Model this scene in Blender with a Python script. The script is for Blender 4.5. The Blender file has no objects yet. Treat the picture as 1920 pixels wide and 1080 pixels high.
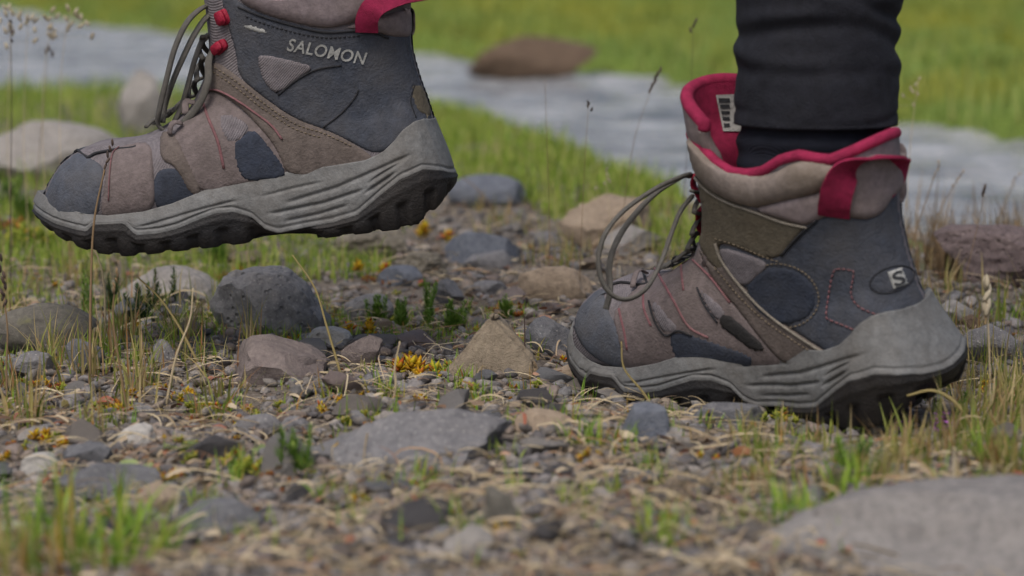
import bpy, bmesh, math, random
import numpy as np
from mathutils import Vector, Matrix
from mathutils.bvhtree import BVHTree

# ---------------------------------------------------------------- camera, sky, sun, exposure
SC = bpy.context.scene
COL = SC.collection
FPX = 4640.0                      # focal length in photo pixels (photo is 1920 wide)
PITCH = math.radians(8.4)
CAMH = 0.302
cam_d = bpy.data.cameras.new("camera")
cam = bpy.data.objects.new("camera", cam_d)
COL.objects.link(cam)
cam.location = (0, 0, CAMH)
cam.rotation_euler = (math.pi / 2 - PITCH, 0, 0)
cam_d.sensor_width = 36.0
cam_d.lens = FPX / 1920 * 36.0
cam_d.clip_start = 0.05
cam_d.clip_end = 2000
cam_d.dof.use_dof = True
cam_d.dof.focus_distance = 1.68
cam_d.dof.aperture_fstop = 7.1
SC.camera = cam

world = bpy.data.worlds.new("World")
SC.world = world
world.use_nodes = True
wn = world.node_tree
for n in list(wn.nodes):
    wn.nodes.remove(n)
w_out = wn.nodes.new("ShaderNodeOutputWorld")
w_bg = wn.nodes.new("ShaderNodeBackground")
w_sky = wn.nodes.new("ShaderNodeTexSky")
SUN_EL, SUN_AZ = math.radians(58), math.radians(200)
w_sky.sky_type = 'NISHITA'
w_sky.sun_disc = False
w_sky.sun_elevation = SUN_EL
w_sky.sun_rotation = SUN_AZ
w_sky.air_density = 1.0
w_sky.dust_density = 6.0
w_sky.ozone_density = 1.0
w_bg.inputs[1].default_value = 0.13
wn.links.new(w_sky.outputs[0], w_bg.inputs[0])
wn.links.new(w_bg.outputs[0], w_out.inputs[0])

sun_d = bpy.data.lights.new("sun", 'SUN')
sun_d.energy = 1.2
sun_d.angle = math.radians(35)
sun_d.color = (1.0, 0.98, 0.95)
sun = bpy.data.objects.new("sun", sun_d)
COL.objects.link(sun)
sdir = Vector((math.sin(SUN_AZ) * math.cos(SUN_EL), math.cos(SUN_AZ) * math.cos(SUN_EL), math.sin(SUN_EL)))
sun.rotation_euler = sdir.to_track_quat('Z', 'Y').to_euler()
sun.location = (0, 0, 5)

SC.view_settings.view_transform = 'Standard'
SC.view_settings.look = 'None'
SC.view_settings.gamma = 1
SC.view_settings.use_curve_mapping = False
SC.view_settings.exposure = 0.0

# ---------------------------------------------------------------- view geometry helpers
FWD = Vector((0, math.cos(PITCH), -math.sin(PITCH)))
UPV = Vector((0, math.sin(PITCH), math.cos(PITCH)))
CAM = Vector((0, 0, CAMH))


def ray(px, py):
    """direction of a photo pixel, scaled so that its component along the view axis is 1"""
    return Vector(((px - 960) / FPX, 0, 0)) + UPV * ((540 - py) / FPX) + FWD


def on_plane(px, py, z=0.0):
    d = ray(px, py)
    t = (z - CAMH) / d.z
    return CAM + d * t


def at_depth(px, py, depth):
    return CAM + ray(px, py) * depth


def depth_of(p):
    return (Vector(p) - CAM).dot(FWD)


# ---------------------------------------------------------------- object helpers
def mesh_from(name, V, F, smooth=True):
    me = bpy.data.meshes.new(name)
    V = np.asarray(V, dtype=np.float32).reshape(-1, 3)
    if isinstance(F, np.ndarray) and F.ndim == 2:
        k = F.shape[1]
        nf = F.shape[0]
        me.vertices.add(len(V))
        me.vertices.foreach_set("co", V.ravel())
        me.loops.add(nf * k)
        me.loops.foreach_set("vertex_index", F.astype(np.int32).ravel())
        me.polygons.add(nf)
        me.polygons.foreach_set("loop_start", np.arange(0, nf * k, k, dtype=np.int32))
        me.polygons.foreach_set("loop_total", np.full(nf, k, dtype=np.int32))
        me.update(calc_edges=True)
    else:
        me.from_pydata([tuple(map(float, v)) for v in V], [], F)
        me.update()
    if smooth and len(me.polygons):
        me.polygons.foreach_set("use_smooth", np.ones(len(me.polygons), dtype=bool))
    return me


def link(name, me, mat=None, parent=None, loc=None):
    o = bpy.data.objects.new(name, me)
    COL.objects.link(o)
    if mat is not None and me is not None and len(me.materials) == 0:
        for m in (mat if isinstance(mat, (list, tuple)) else [mat]):
            me.materials.append(m)
    if parent is not None:
        o.parent = parent
    if loc is not None:
        o.location = loc
    return o


def tag(o, label=None, cat=None, group=None, kind=None):
    if label:
        o["label"] = label
    if cat:
        o["category"] = cat
    if group:
        o["group"] = group
    if kind:
        o["kind"] = kind
    return o


def copy_tree(o, parent=None):
    c = o.copy()
    COL.objects.link(c)
    c.parent = parent
    for ch in list(o.children):
        copy_tree(ch, c)
    return c


class MB:
    """collects pieces that end up as ONE mesh"""
    def __init__(self):
        self.V, self.F, self.n = [], [], 0

    def add(self, V, F):
        V = np.asarray(V, dtype=np.float64).reshape(-1, 3)
        self.V.append(V)
        for f in F:
            self.F.append([i + self.n for i in f])
        self.n += len(V)

    def build(self, name, mat, parent=None, smooth=True, loc=None):
        me = mesh_from(name, np.vstack(self.V), self.F, smooth)
        return link(name, me, mat, parent, loc)


def tube_geo(path, rad, seg=8, caps=True, flat=1.0, ref=None):
    P = np.array([tuple(p) for p in path], dtype=float)
    n = len(P)
    r = np.full(n, rad) if np.isscalar(rad) else np.asarray(rad, dtype=float)
    T = np.gradient(P, axis=0)
    T /= np.linalg.norm(T, axis=1)[:, None] + 1e-12
    a = np.array(ref if ref is not None else (0.13, 0.21, 0.97), dtype=float)
    V = []
    prev = None
    for i in range(n):
        t = T[i]
        u = a - t * a.dot(t) if prev is None else prev - t * prev.dot(t)
        if np.linalg.norm(u) < 1e-6:
            u = np.array((1.0, 0, 0)) - t * t[0]
        u /= np.linalg.norm(u)
        prev = u
        w = np.cross(t, u)
        for k in range(seg):
            an = 2 * math.pi * k / seg
            V.append(P[i] + r[i] * (math.cos(an) * u * flat + math.sin(an) * w))
    F = []
    for i in range(n - 1):
        for k in range(seg):
            k2 = (k + 1) % seg
            F.append([i * seg + k, i * seg + k2, (i + 1) * seg + k2, (i + 1) * seg + k])
    if caps:
        F.append(list(range(seg))[::-1])
        F.append([(n - 1) * seg + k for k in range(seg)])
    return np.array(V), F


def spline(pts, n=8, closed=False):
    """Catmull-Rom through the points"""
    P = np.array([tuple(p) for p in pts], dtype=float)
    m = len(P)
    out = []
    rng = range(m) if closed else range(m - 1)
    for i in rng:
        if closed:
            p0, p1, p2, p3 = P[(i - 1) % m], P[i], P[(i + 1) % m], P[(i + 2) % m]
        else:
            p1, p2 = P[i], P[i + 1]
            p0 = P[i - 1] if i > 0 else 2 * p1 - p2
            p3 = P[i + 2] if i + 2 < m else 2 * p2 - p1
        for k in range(n):
            t = k / n
            out.append(0.5 * (2 * p1 + (p2 - p0) * t + (2 * p0 - 5 * p1 + 4 * p2 - p3) * t * t
                              + (3 * p1 - p0 - 3 * p2 + p3) * t ** 3))
    if not closed:
        out.append(P[-1])
    return np.array(out)


def chaikin(P, it=2):
    P = np.array(P, dtype=float)
    for _ in range(it):
        Q = np.roll(P, -1, axis=0)
        P = np.stack([P * 0.75 + Q * 0.25, P * 0.25 + Q * 0.75], axis=1).reshape(-1, 2)
    return P


def vnoise(P, seed=0):
    """3-D value noise in -1..1, numpy"""
    P = np.asarray(P, dtype=np.float64)
    I = np.floor(P).astype(np.int64)
    f = P - I
    f = f * f * (3 - 2 * f)

    def h(ix, iy, iz):
        x = (ix * 374761393 + iy * 668265263 + iz * 1274126177 + seed * 974711) & 0xFFFFFFFF
        x = ((x ^ (x >> 13)) * 1274126177) & 0xFFFFFFFF
        x = x ^ (x >> 16)
        return (x & 0xFFFF) / 32767.5 - 1.0
    r = 0
    for dx in (0, 1):
        for dy in (0, 1):
            for dz in (0, 1):
                w = (f[:, 0] if dx else 1 - f[:, 0]) * (f[:, 1] if dy else 1 - f[:, 1]) * (f[:, 2] if dz else 1 - f[:, 2])
                r = r + w * h(I[:, 0] + dx, I[:, 1] + dy, I[:, 2] + dz)
    return r


def fbm(P, seed=0, octv=4, gain=0.5):
    P = np.asarray(P, dtype=np.float64)
    a, r = 1.0, 0
    for k in range(octv):
        r = r + a * vnoise(P * 2 ** k + 13.7 * k, seed + k)
        a *= gain
    return r


# ---------------------------------------------------------------- materials
def new_mat(name):
    m = bpy.data.materials.new(name)
    m.use_nodes = True
    nt = m.node_tree
    b = nt.nodes["Principled BSDF"]
    return m, nt, b


def nd(nt, typ, **kw):
    n = nt.nodes.new(typ)
    for k, v in kw.items():
        if k in n.inputs:
            n.inputs[k].default_value = v
        else:
            setattr(n, k, v)
    return n


def ramp(nt, fac, stops, interp='LINEAR'):
    r = nt.nodes.new("ShaderNodeValToRGB")
    r.color_ramp.interpolation = interp
    els = r.color_ramp.elements
    while len(els) < len(stops):
        els.new(0.5)
    for e, (p, c) in zip(els, stops):
        e.position = p
        e.color = (c[0], c[1], c[2], 1) if len(c) == 3 else c
    nt.links.new(fac, r.inputs[0])
    return r.outputs[0]


def mix(nt, fac, a, b, mode='MIX'):
    m = nt.nodes.new("ShaderNodeMix")
    m.data_type = 'RGBA'
    m.blend_type = mode
    for s, v in ((m.inputs[0], fac), (m.inputs[6], a), (m.inputs[7], b)):
        if isinstance(v, (int, float)):
            s.default_value = v
        elif isinstance(v, tuple):
            s.default_value = (v[0], v[1], v[2], 1)
        else:
            nt.links.new(v, s)
    return m.outputs[2]


def noise(nt, vec, scale, detail=4, rough=0.55):
    n = nd(nt, "ShaderNodeTexNoise", Scale=scale, Detail=detail, Roughness=rough)
    nt.links.new(vec, n.inputs["Vector"])
    return n.outputs[0]


def bump(nt, b, height, strength=0.3, dist=0.002):
    bp = nd(nt, "ShaderNodeBump", Strength=strength, Distance=dist)
    nt.links.new(height, bp.inputs["Height"])
    nt.links.new(bp.outputs[0], b.inputs["Normal"])


def fabric_mat(name, col, dirt=(0.16, 0.14, 0.11), dirt_amt=0.5, rough=0.85, weave=0, grain=560, var=0.28, bump_s=0.6):
    col = tuple(c * 0.84 for c in col)
    dirt = tuple(c * 0.84 for c in dirt)
    m, nt, b = new_mat(name)
    tc = nd(nt, "ShaderNodeTexCoord")
    v = tc.outputs["Object"]
    n1 = noise(nt, v, 28, 5, 0.65)
    n2 = noise(nt, v, 150, 4, 0.7)
    dark = tuple(c * (1 - var) for c in col)
    lite = tuple(min(1, c * (1 + var)) for c in col)
    c = ramp(nt, n2, [(0.3, dark), (0.7, lite)])
    f = ramp(nt, n1, [(0.34, (0, 0, 0)), (0.80, (dirt_amt,) * 3)])
    c = mix(nt, f, c, dirt)
    g = noise(nt, v, grain, 2, 0.6)
    if weave:
        w = nd(nt, "ShaderNodeTexWave", Scale=weave, Distortion=0.5)
        w.bands_direction = 'DIAGONAL'
        nt.links.new(v, w.inputs["Vector"])
        c = mix(nt, mix(nt, 0.22, (0, 0, 0), w.outputs[0]), c, tuple(x * 0.55 for x in col))
        h = mix(nt, 0.3, g, w.outputs[0])
    else:
        h = mix(nt, 0.35, g, n2)
    nt.links.new(c, b.inputs["Base Color"])
    b.inputs["Roughness"].default_value = rough
    b.inputs["Specular IOR Level"].default_value = 0.25
    bump(nt, b, h, bump_s, 0.0018)
    return m


def rgb(r, g, bl):
    """photo-like sRGB triple to linear"""
    def f(x):
        x /= 255
        return x / 12.92 if x <= 0.04045 else ((x + 0.055) / 1.055) ** 2.4
    return (f(r), f(g), f(bl))


M = {}
M['navy'] = fabric_mat("navy_leather", rgb(68, 74, 86), dirt=rgb(106, 102, 98), dirt_amt=0.5)
M['navy_dark'] = fabric_mat("dark_navy_leather", rgb(53, 60, 75), dirt=rgb(92, 92, 92), dirt_amt=0.32)
M['blue_cap'] = fabric_mat("blue_grey_rubberised", rgb(80, 87, 100), dirt=rgb(110, 106, 102), dirt_amt=0.6)
M['mesh'] = fabric_mat("mauve_mesh", rgb(124, 119, 124), dirt=rgb(122, 116, 110), dirt_amt=0.35, weave=330)
M['pad'] = fabric_mat("mauve_padding", rgb(138, 127, 130), dirt=rgb(132, 120, 104), dirt_amt=0.5, bump_s=0.25)
M['pad_dusty'] = fabric_mat("dusty_padding", rgb(136, 126, 120), dirt=rgb(124, 112, 94), dirt_amt=0.75, bump_s=0.25)
M['brown'] = fabric_mat("brown_suede", rgb(108, 99, 95), dirt=rgb(98, 90, 82), dirt_amt=0.5)
M['vamp'] = fabric_mat("mauve_brown_suede", rgb(120, 110, 110), dirt=rgb(104, 96, 90), dirt_amt=0.5)
M['olive'] = fabric_mat("olive_suede", rgb(98, 93, 82), dirt=rgb(116, 104, 84), dirt_amt=0.5)
M['pink'] = fabric_mat("pink_lining", rgb(156, 40, 78), dirt=rgb(116, 30, 58), dirt_amt=0.3, grain=1500)
M['pink_line'] = fabric_mat("faded_pink_thread", rgb(136, 92, 98), dirt=rgb(114, 96, 93), dirt_amt=0.7)
M['red'] = fabric_mat("red_webbing", rgb(160, 34, 60), dirt=rgb(130, 24, 48), dirt_amt=0.4, rough=0.6)
M['lace'] = fabric_mat("grey_lace", rgb(104, 102, 98), dirt=rgb(84, 80, 72), dirt_amt=0.6, grain=1600)
M['midsole'] = fabric_mat("grey_foam", rgb(118, 120, 121), dirt=rgb(100, 93, 84), dirt_amt=0.6, rough=0.6, bump_s=0.4)
M['outsole'] = fabric_mat("black_rubber", rgb(38, 38, 40), dirt=rgb(66, 60, 54), dirt_amt=0.5, rough=0.6)
M['black'] = fabric_mat("black_synthetic", rgb(44, 44, 46), dirt=rgb(70, 66, 60), dirt_amt=0.4)
M['seam'] = fabric_mat("dark_seam", rgb(46, 48, 54), dirt=rgb(70, 66, 60), dirt_amt=0.4)
M['piping'] = fabric_mat("pale_piping", rgb(140, 134, 124), dirt=rgb(110, 102, 90), dirt_amt=0.6)
M['thread'] = fabric_mat("tan_thread", rgb(128, 116, 98), dirt=rgb(96, 88, 76), dirt_amt=0.5)
M['print'] = fabric_mat("pale_print", rgb(172, 174, 172), dirt=rgb(130, 128, 122), dirt_amt=0.45)
M['label'] = fabric_mat("woven_label", rgb(180, 180, 178), dirt=rgb(150, 148, 145), dirt_amt=0.3)
M['ink'] = fabric_mat("dark_ink", rgb(56, 58, 62), dirt=rgb(70, 70, 70), dirt_amt=0.2)
M['trouser'] = fabric_mat("black_trouser_cloth", rgb(35, 37, 45), dirt=rgb(52, 49, 45), dirt_amt=0.12, grain=900)
M['sock'] = fabric_mat("dark_navy_sock", rgb(28, 32, 44), dirt=rgb(36, 38, 46), dirt_amt=0.3, grain=1200, weave=420)

# ================================================================ THE BOOTS
MM = 0.001


def ip(x, tab):
    return np.interp(x, [a for a, _ in tab], [b for _, b in tab])


FOOT_W = [(3, 10), (8, 22), (20, 31), (40, 34), (80, 35), (120, 38), (160, 43), (190, 46), (215, 46), (240, 42), (258, 34), (270, 23), (276, 12), (279, 3)]
FOOT_T = [(3, 75), (20, 95), (60, 108), (120, 110), (150, 106), (170, 97), (190, 87), (205, 83), (232, 84), (250, 78), (262, 71), (271, 61), (276, 54), (279, 46)]
SHAFT = [(40, 4, 150, 33), (70, 3, 176, 34), (84, 5, 176, 34), (100, 9, 166, 35), (122, 12, 152, 37), (140, 10, 148, 40), (165, 6, 147, 43), (190, 3, 148, 44), (210, 2, 150, 44)]
RIM = [(0, 176), (8, 175), (15, 172), (25, 169), (33, 171), (42, 174), (54, 172), (68, 165), (80, 163), (95, 164), (108, 170), (120, 178), (134, 184), (150, 184), (170, 184)]


def sstep1(a, b, v):
    t = min(1.0, max(0.0, (v - a) / (b - a)))
    return t * t * (3 - 2 * t)


def sgnpow(c, e):
    return math.copysign(abs(c) ** e, c)


def shaft_at(z):
    xb = ip(z, [(s[0], s[1]) for s in SHAFT])
    xf = ip(z, [(s[0], s[2]) for s in SHAFT])
    w = ip(z, [(s[0], s[3]) for s in SHAFT])
    return xb, xf, w


def shaft_pt(z, t, inset=0.0):
    xb, xf, w = shaft_at(z)
    a, c = (xf - xb) / 2 - inset, (xf + xb) / 2
    e = 2 / 2.3
    return (c + a * sgnpow(math.cos(t), e), (w - inset) * sgnpow(math.sin(t), e), z)


def loft(rings):
    n = len(rings[0])
    V, F = [], []
    for r in rings:
        V += r
    for i in range(len(rings) - 1):
        for k in range(n):
            k2 = (k + 1) % n
            F.append([i * n + k, i * n + k2, (i + 1) * n + k2, (i + 1) * n + k])
    F.append(list(range(n))[::-1])
    F.append([(len(rings) - 1) * n + k for k in range(n)])
    return V, F


def medial_shift(x, medial):
    return medial * (7.0 * max(0.0, (x - 150) / 130.0) ** 1.5 - 2.0 * math.exp(-((x - 110) / 40) ** 2))


def last_mesh(medial):
    """the smooth base body of the upper, in metres"""
    mb = MB()
    rings = []
    for x in list(np.linspace(3, 20, 7)) + list(np.linspace(26, 240, 34)) + list(np.linspace(245, 279, 14)):
        w, zt, zb = ip(x, FOOT_W), ip(x, FOOT_T), 24.0
        zc = zb + 0.38 * (zt - zb)
        sh = medial_shift(x, medial)
        r = []
        for k in range(40):
            t = 2 * math.pi * k / 40
            c, s = math.cos(t), math.sin(t)
            y = w * sgnpow(c, 2 / 2.5)
            z = zc + ((zt - zc) * sgnpow(s, 2 / 2.2) if s >= 0 else (zc - zb) * sgnpow(s, 2 / 3.0))
            r.append((x, y + sh, z))
        rings.append(r)
    mb.add(*loft(rings))
    rings = []
    for z in np.linspace(40, 210, 35):
        rings.append([shaft_pt(z, 2 * math.pi * k / 56) for k in range(56)])
    mb.add(*loft(rings))
    me = mesh_from("last", np.vstack(mb.V) * MM, mb.F, True)
    o = bpy.data.objects.new("last", me)
    COL.objects.link(o)
    md = o.modifiers.new("r", 'REMESH')
    md.mode = 'VOXEL'
    md.voxel_size = 0.0024
    sm = o.modifiers.new("s", 'SMOOTH')
    sm.iterations = 14
    sm.factor = 0.5
    dg = bpy.context.evaluated_depsgraph_get()
    dg.update()
    ev = o.evaluated_get(dg)
    m2 = bpy.data.meshes.new_from_object(ev)
    bpy.data.objects.remove(o)
    return m2


def in_poly(P, poly):
    x, y = P[:, 0], P[:, 1]
    r = np.zeros(len(P), dtype=bool)
    n = len(poly)
    for i in range(n):
        x1, y1 = poly[i]
        x2, y2 = poly[(i + 1) % n]
        c = ((y1 > y) != (y2 > y)) & (x < (x2 - x1) * (y - y1) / (y2 - y1 + 1e-12) + x1)
        r ^= c
    return r


def poly_near(P, poly):
    """closest point on the polygon outline and its distance"""
    A = np.array(poly)
    B = np.roll(A, -1, axis=0)
    best = np.full(len(P), 1e9)
    Q = np.zeros_like(P)
    for a, b in zip(A, B):
        d = b - a
        t = np.clip(((P - a) @ d) / (d @ d + 1e-12), 0, 1)
        q = a + t[:, None] * d
        dist = np.linalg.norm(P - q, axis=1)
        m = dist < best
        best[m] = dist[m]
        Q[m] = q[m]
    return Q, best


class Boot:
    def __init__(self, mw, medial):
        self.mw, self.imw, self.medial = mw, mw.inverted(), medial
        self.root = bpy.data.objects.new("hiking_boot", None)
        self.root.empty_display_size = 0.05
        COL.objects.link(self.root)
        self.root.matrix_world = mw
        self.base = last_mesh(medial)
        bm = bmesh.new()
        bm.from_mesh(self.base)
        self.bvh = BVHTree.FromBMesh(bm)
        bm.free()
        self.eye = self.imw @ CAM

    def cast(self, px, py):
        d = (self.imw.to_3x3() @ ray(px, py)).normalized()
        p, n, i, t = self.bvh.ray_cast(self.eye, d)
        return p, n

    def cast_soft(self, px, py):
        """like cast; beyond the outline the nearest point of the surface to the ray"""
        p, n = self.cast(px, py)
        if p is not None:
            return p, n, True
        d = (self.imw.to_3x3() @ ray(px, py)).normalized()
        q = self.eye + d * 1.6
        for _ in range(3):
            p, n, i, t = self.bvh.find_nearest(q)
            q = self.eye + d * (p - self.eye).dot(d)
        return p, n, False

    def below_rim(self, p, n):
        top = (float(ip(p.x / MM, RIM)) + 0.5) * MM
        if p.z > top:
            p2, n2, _, _ = self.bvh.find_nearest(Vector((p.x, p.y, top)))
            return Vector((p2.x, p2.y, top)), n2
        return p, n

    def mirror_ok(self, p, n):
        return n.dot((self.eye - p).normalized()) < 0.03

    # a leather piece: its outline is read off the picture, laid on the body and given its own thickness
    def panel(self, name, poly, mat, h=1.2, edge=4.0, step=4.0, round_it=2, mirror=True, lift=0.0, puff=None, smooth_outline=True):
        P = chaikin(poly, round_it) if round_it else np.array(poly, dtype=float)
        lo, hi = P.min(0) - step, P.max(0) + step
        nx, ny = int((hi[0] - lo[0]) / step) + 2, int((hi[1] - lo[1]) / step) + 2
        gx, gy = np.meshgrid(lo[0] + np.arange(nx) * step, lo[1] + np.arange(ny) * step, indexing='ij')
        G = np.stack([gx.ravel(), gy.ravel()], axis=1)
        idx = np.arange(nx * ny).reshape(nx, ny)
        cells = np.stack([idx[:-1, :-1], idx[1:, :-1], idx[1:, 1:], idx[:-1, 1:]], axis=-1).reshape(-1, 4)
        cen = G[cells].mean(1)
        cells = cells[in_poly(cen, P)]
        if len(cells) == 0:
            return None
        used = np.unique(cells)
        Q, dist = poly_near(G[used], P)
        inside = in_poly(G[used], P)
        e = {}
        for c in cells:
            for a, b in ((c[0], c[1]), (c[1], c[2]), (c[2], c[3]), (c[3], c[0])):
                k = (min(a, b), max(a, b))
                e[k] = e.get(k, 0) + 1
        bset = set()
        for k, v in e.items():
            if v == 1:
                bset.update(k)
        loc, nor, rim = {}, {}, {}
        for u, q, dd, ins in zip(used, Q, dist, inside):
            p2 = q if u in bset else G[u]
            dd = 0 if u in bset else dd
            p, n, hit = self.cast_soft(*p2)
            p, n = self.below_rim(p, n)
            t = min(1.0, dd / edge)
            off = (lift + h * (0.25 + 0.75 * math.sin(t * math.pi / 2)))
            if puff:
                tp = min(1.0, dd / puff[1])
                off += puff[0] * (1 - (1 - tp) ** 2)
            loc[u] = (p, n, off * MM)
        # outline edges in order for the skirt
        V, ids = [], {}
        for u, (p, n, off) in loc.items():
            ids[u] = len(V)
            V.append(p + n * off)
        F = [[ids[c] for c in cell][::-1] for cell in cells]
        sk = {}
        for u in bset:
            sk[u] = len(V)
            p, n, off = loc[u]
            V.append(p - n * 0.0012)
        seen = set()
        for c in cells:
            for a, b in ((c[0], c[1]), (c[1], c[2]), (c[2], c[3]), (c[3], c[0])):
                if e[(min(a, b), max(a, b))] == 1:
                    F.append([ids[a], ids[b], sk[b], sk[a]])
        me = mesh_from(name, [tuple(v) for v in V], F, True)
        bm = bmesh.new()
        bm.from_mesh(me)
        bmesh.ops.recalc_face_normals(bm, faces=bm.faces)
        for it in range(3):
            bmesh.ops.smooth_vert(bm, verts=[v for v in bm.verts if not v.is_boundary and len(v.link_faces) == 4], factor=0.3,
                                  use_axis_x=True, use_axis_y=True, use_axis_z=True)
        bm.to_mesh(me)
        bm.free()
        o = link(name, me, mat, self.root)
        if mirror:
            Vm, ok = [], {}
            for u, (p, n, off) in loc.items():
                p2, n2, _, _ = self.bvh.find_nearest(Vector((p.x, -p.y, p.z)))
                ok[u] = self.mirror_ok(p2, n2)
                Vm.append(p2 + n2 * off)
            Fm = [[ids[c] for c in cell] for cell in cells if all(ok[c] for c in cell)]
            if len(Fm) > 8:
                mm = mesh_from(name, [tuple(v) for v in Vm], Fm, True)
                bm = bmesh.new()
                bm.from_mesh(mm)
                bmesh.ops.delete(bm, geom=[v for v in bm.verts if not v.link_faces], context='VERTS')
                bmesh.ops.recalc_face_normals(bm, faces=bm.faces)
                ret = bmesh.ops.extrude_edge_only(bm, edges=[x for x in bm.edges if x.is_boundary])
                for v in [g for g in ret['geom'] if isinstance(g, bmesh.types.BMVert)]:
                    p2, n2, _, _ = self.bvh.find_nearest(v.co)
                    v.co = p2 - n2 * 0.0012
                bmesh.ops.recalc_face_normals(bm, faces=bm.faces)
                bm.to_mesh(mm)
                bm.free()
                link(name, mm, mat, self.root)
        return o

    def surf_path(self, pts, n=6, off=1.0, closed=False, step=None):
        S = spline(pts, n, closed)
        out = []
        for q in S:
            p, nn, hit = self.cast_soft(*q)
            out.append(p + nn * off * MM)
        return out

    def cord(self, name, pts, mat, r=0.7, off=1.2, n=6, closed=False, parent=None, flat=1.0):
        path = self.surf_path(pts, n, off, closed)
        if closed:
            path.append(path[0])
        V, F = tube_geo(path, r * MM, 6, True, flat)
        mb = MB()
        mb.add(V, F)
        return mb.build(name, mat, parent or self.root)

    def stitches(self, name, pts, mat, r=0.42, off=1.4, dash=5.0, gap=3.5, parent=None):
        S = spline(pts, 16)
        seg = np.linalg.norm(np.diff(S, axis=0), axis=1)
        L = np.concatenate([[0], np.cumsum(seg)])
        mb = MB()
        s = 0.0
        while s + dash < L[-1]:
            pp = []
            for k in range(4):
                d = s + dash * k / 3
                q = (np.interp(d, L, S[:, 0]), np.interp(d, L, S[:, 1]))
                p, nn, hit = self.cast_soft(*q)
                pp.append(p + nn * (off - (0.5 if k in (0, 3) else 0)) * MM)
            mb.add(*tube_geo(pp, r * MM, 5))
            s += dash + gap
        o = mb.build(name, mat, parent or self.root)
        o["kind"] = "stuff"
        return o

    def flat_shape(self, name, V2, F, mat, off=2.0, parent=None, thick=0.5):
        """flat print (letters, badges) given in picture coordinates, laid on the surface"""
        V = []
        for q in V2:
            p, nn, hit = self.cast_soft(*q)
            V.append(p + nn * off * MM)
        me = mesh_from(name, [tuple(v) for v in V], F, False)
        bm = bmesh.new()
        bm.from_mesh(me)
        bmesh.ops.recalc_face_normals(bm, faces=bm.faces)
        bm.to_mesh(me)
        bm.free()
        o = link(name, me, mat, parent or self.root)
        return o

    # ------------------------------------------------------------ upper, lining, rim
    def upper(self, split=None):
        me = self.base.copy()
        bm = bmesh.new()
        bm.from_mesh(me)
        kill = []
        for v in bm.verts:
            x, z = v.co.x / MM, v.co.z / MM
            if z > ip(x, RIM) - 1.0 or (z > 202):
                kill.append(v)
        bmesh.ops.delete(bm, geom=kill, context='VERTS')
        for f in bm.faces:
            c = f.calc_center_median() / MM
            f.smooth = True
            f.material_index = 0
            if c.x < 120 and c.z < 128 and c.x < 75 + (c.z - 50) * 0.7:
                f.material_index = 1
            elif c.z > 128 and c.x < 140:
                f.material_index = 2
        bm.to_mesh(me)
        bm.free()
        me.materials.clear()
        me.name = "upper"
        o = link("upper", me, [M['mesh'], M['navy'], M['pad']], self.root)
        # inside
        rings = []
        zs = np.linspace(0, 1, 16)
        for q in zs:
            r = []
            for k in range(64):
                t = 2 * math.pi * k / 64
                x, y, z = shaft_pt(168, t, 4.0)
                top = ip(x, RIM)
                z = 96 + (top - 96) * q
                r.append(Vector(shaft_pt(z, t, 4.5)) * MM)
            rings.append([tuple(v) for v in r])
        V, F = loft(rings)
        mb = MB()
        mb.add(V, F[:-1])
        mb.build("lining", M['pink'], self.root)
        path = []
        for k in range(96):
            t = 2 * math.pi * k / 96
            x, y, z = shaft_pt(168, t, 2.2)
            zz = float(ip(x, RIM)) - 0.5
            path.append(Vector(shaft_pt(zz, t, 2.4)) * MM)
        path = path + path[:2]
        mb = MB()
        mb.add(*tube_geo(path, 3.6 * MM, 10, False))
        mb.build("collar_trim", M['pink'], self.root)

    def tongue(self, top=214, lean=0.0, span=62, front=0):
        rings_o, rings_i = [], []
        zs = np.linspace(100, top, 18)
        nA = 25
        V, F = [], []

        def sheet(off):
            out = []
            for z in zs:
                q = (z - 100) / (top - 100)
                sp = span * (0.75 + 0.25 * q)
                row = []
                for k in range(nA):
                    u = k / (nA - 1) * 2 - 1
                    a = math.radians(sp * u)
                    zz = z
                    xb, xf, w = shaft_at(min(z, 180))
                    w = 37.0
                    droop = 0
                    if q > 0.8:
                        droop = (abs(u) ** 2.4) * 17 * (q - 0.8) / 0.2
                    cx = xf - w - 4 + lean * max(0, z - 140) + front
                    puff = 4.5 * (1 - u * u) * math.sin(min(1, q * 1.2) * math.pi) * (1 if off > 0 else -0.4)
                    R = w + off + puff * 0.4 - 7.0 * float(sstep1(186, 166, z))
                    row.append((cx + R * math.cos(a), R * 0.98 * math.sin(a), zz - droop))
                out.append(row)
            return out
        A, B = sheet(4.0), sheet(-4.0)
        nz = len(zs)
        mbo, mbi = MB(), MB()
        Vo = [p for r in A for p in r]
        Fo = [[i * nA + k, i * nA + k + 1, (i + 1) * nA + k + 1, (i + 1) * nA + k] for i in range(nz - 1) for k in range(nA - 1)]
        mbo.add(np.array(Vo) * MM, Fo)
        mbo.build("tongue", M['pad'], self.root)
        # inner face and rolled rim, pink
        Vi = [p for r in B for p in r]
        Fi = [[i * nA + k + 1, i * nA + k, (i + 1) * nA + k, (i + 1) * nA + k + 1] for i in range(nz - 1) for k in range(nA - 1)]
        mbi.add(np.array(Vi) * MM, Fi)
        ring = [((np.array(A[i][0]) + np.array(B[i][0])) / 2) for i in range(nz - 3, nz)]
        ring += [((np.array(A[-1][k]) + np.array(B[-1][k])) / 2) for k in range(1, nA - 1)]
        ring += [((np.array(A[i][-1]) + np.array(B[i][-1])) / 2) for i in range(nz - 1, nz - 4, -1)]
        mbi.add(*tube_geo(np.array(ring) * MM, 4.3 * MM, 10))
        mbi.build("tongue_lining", M['pink'], self.root)
        mbe = MB()
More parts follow.
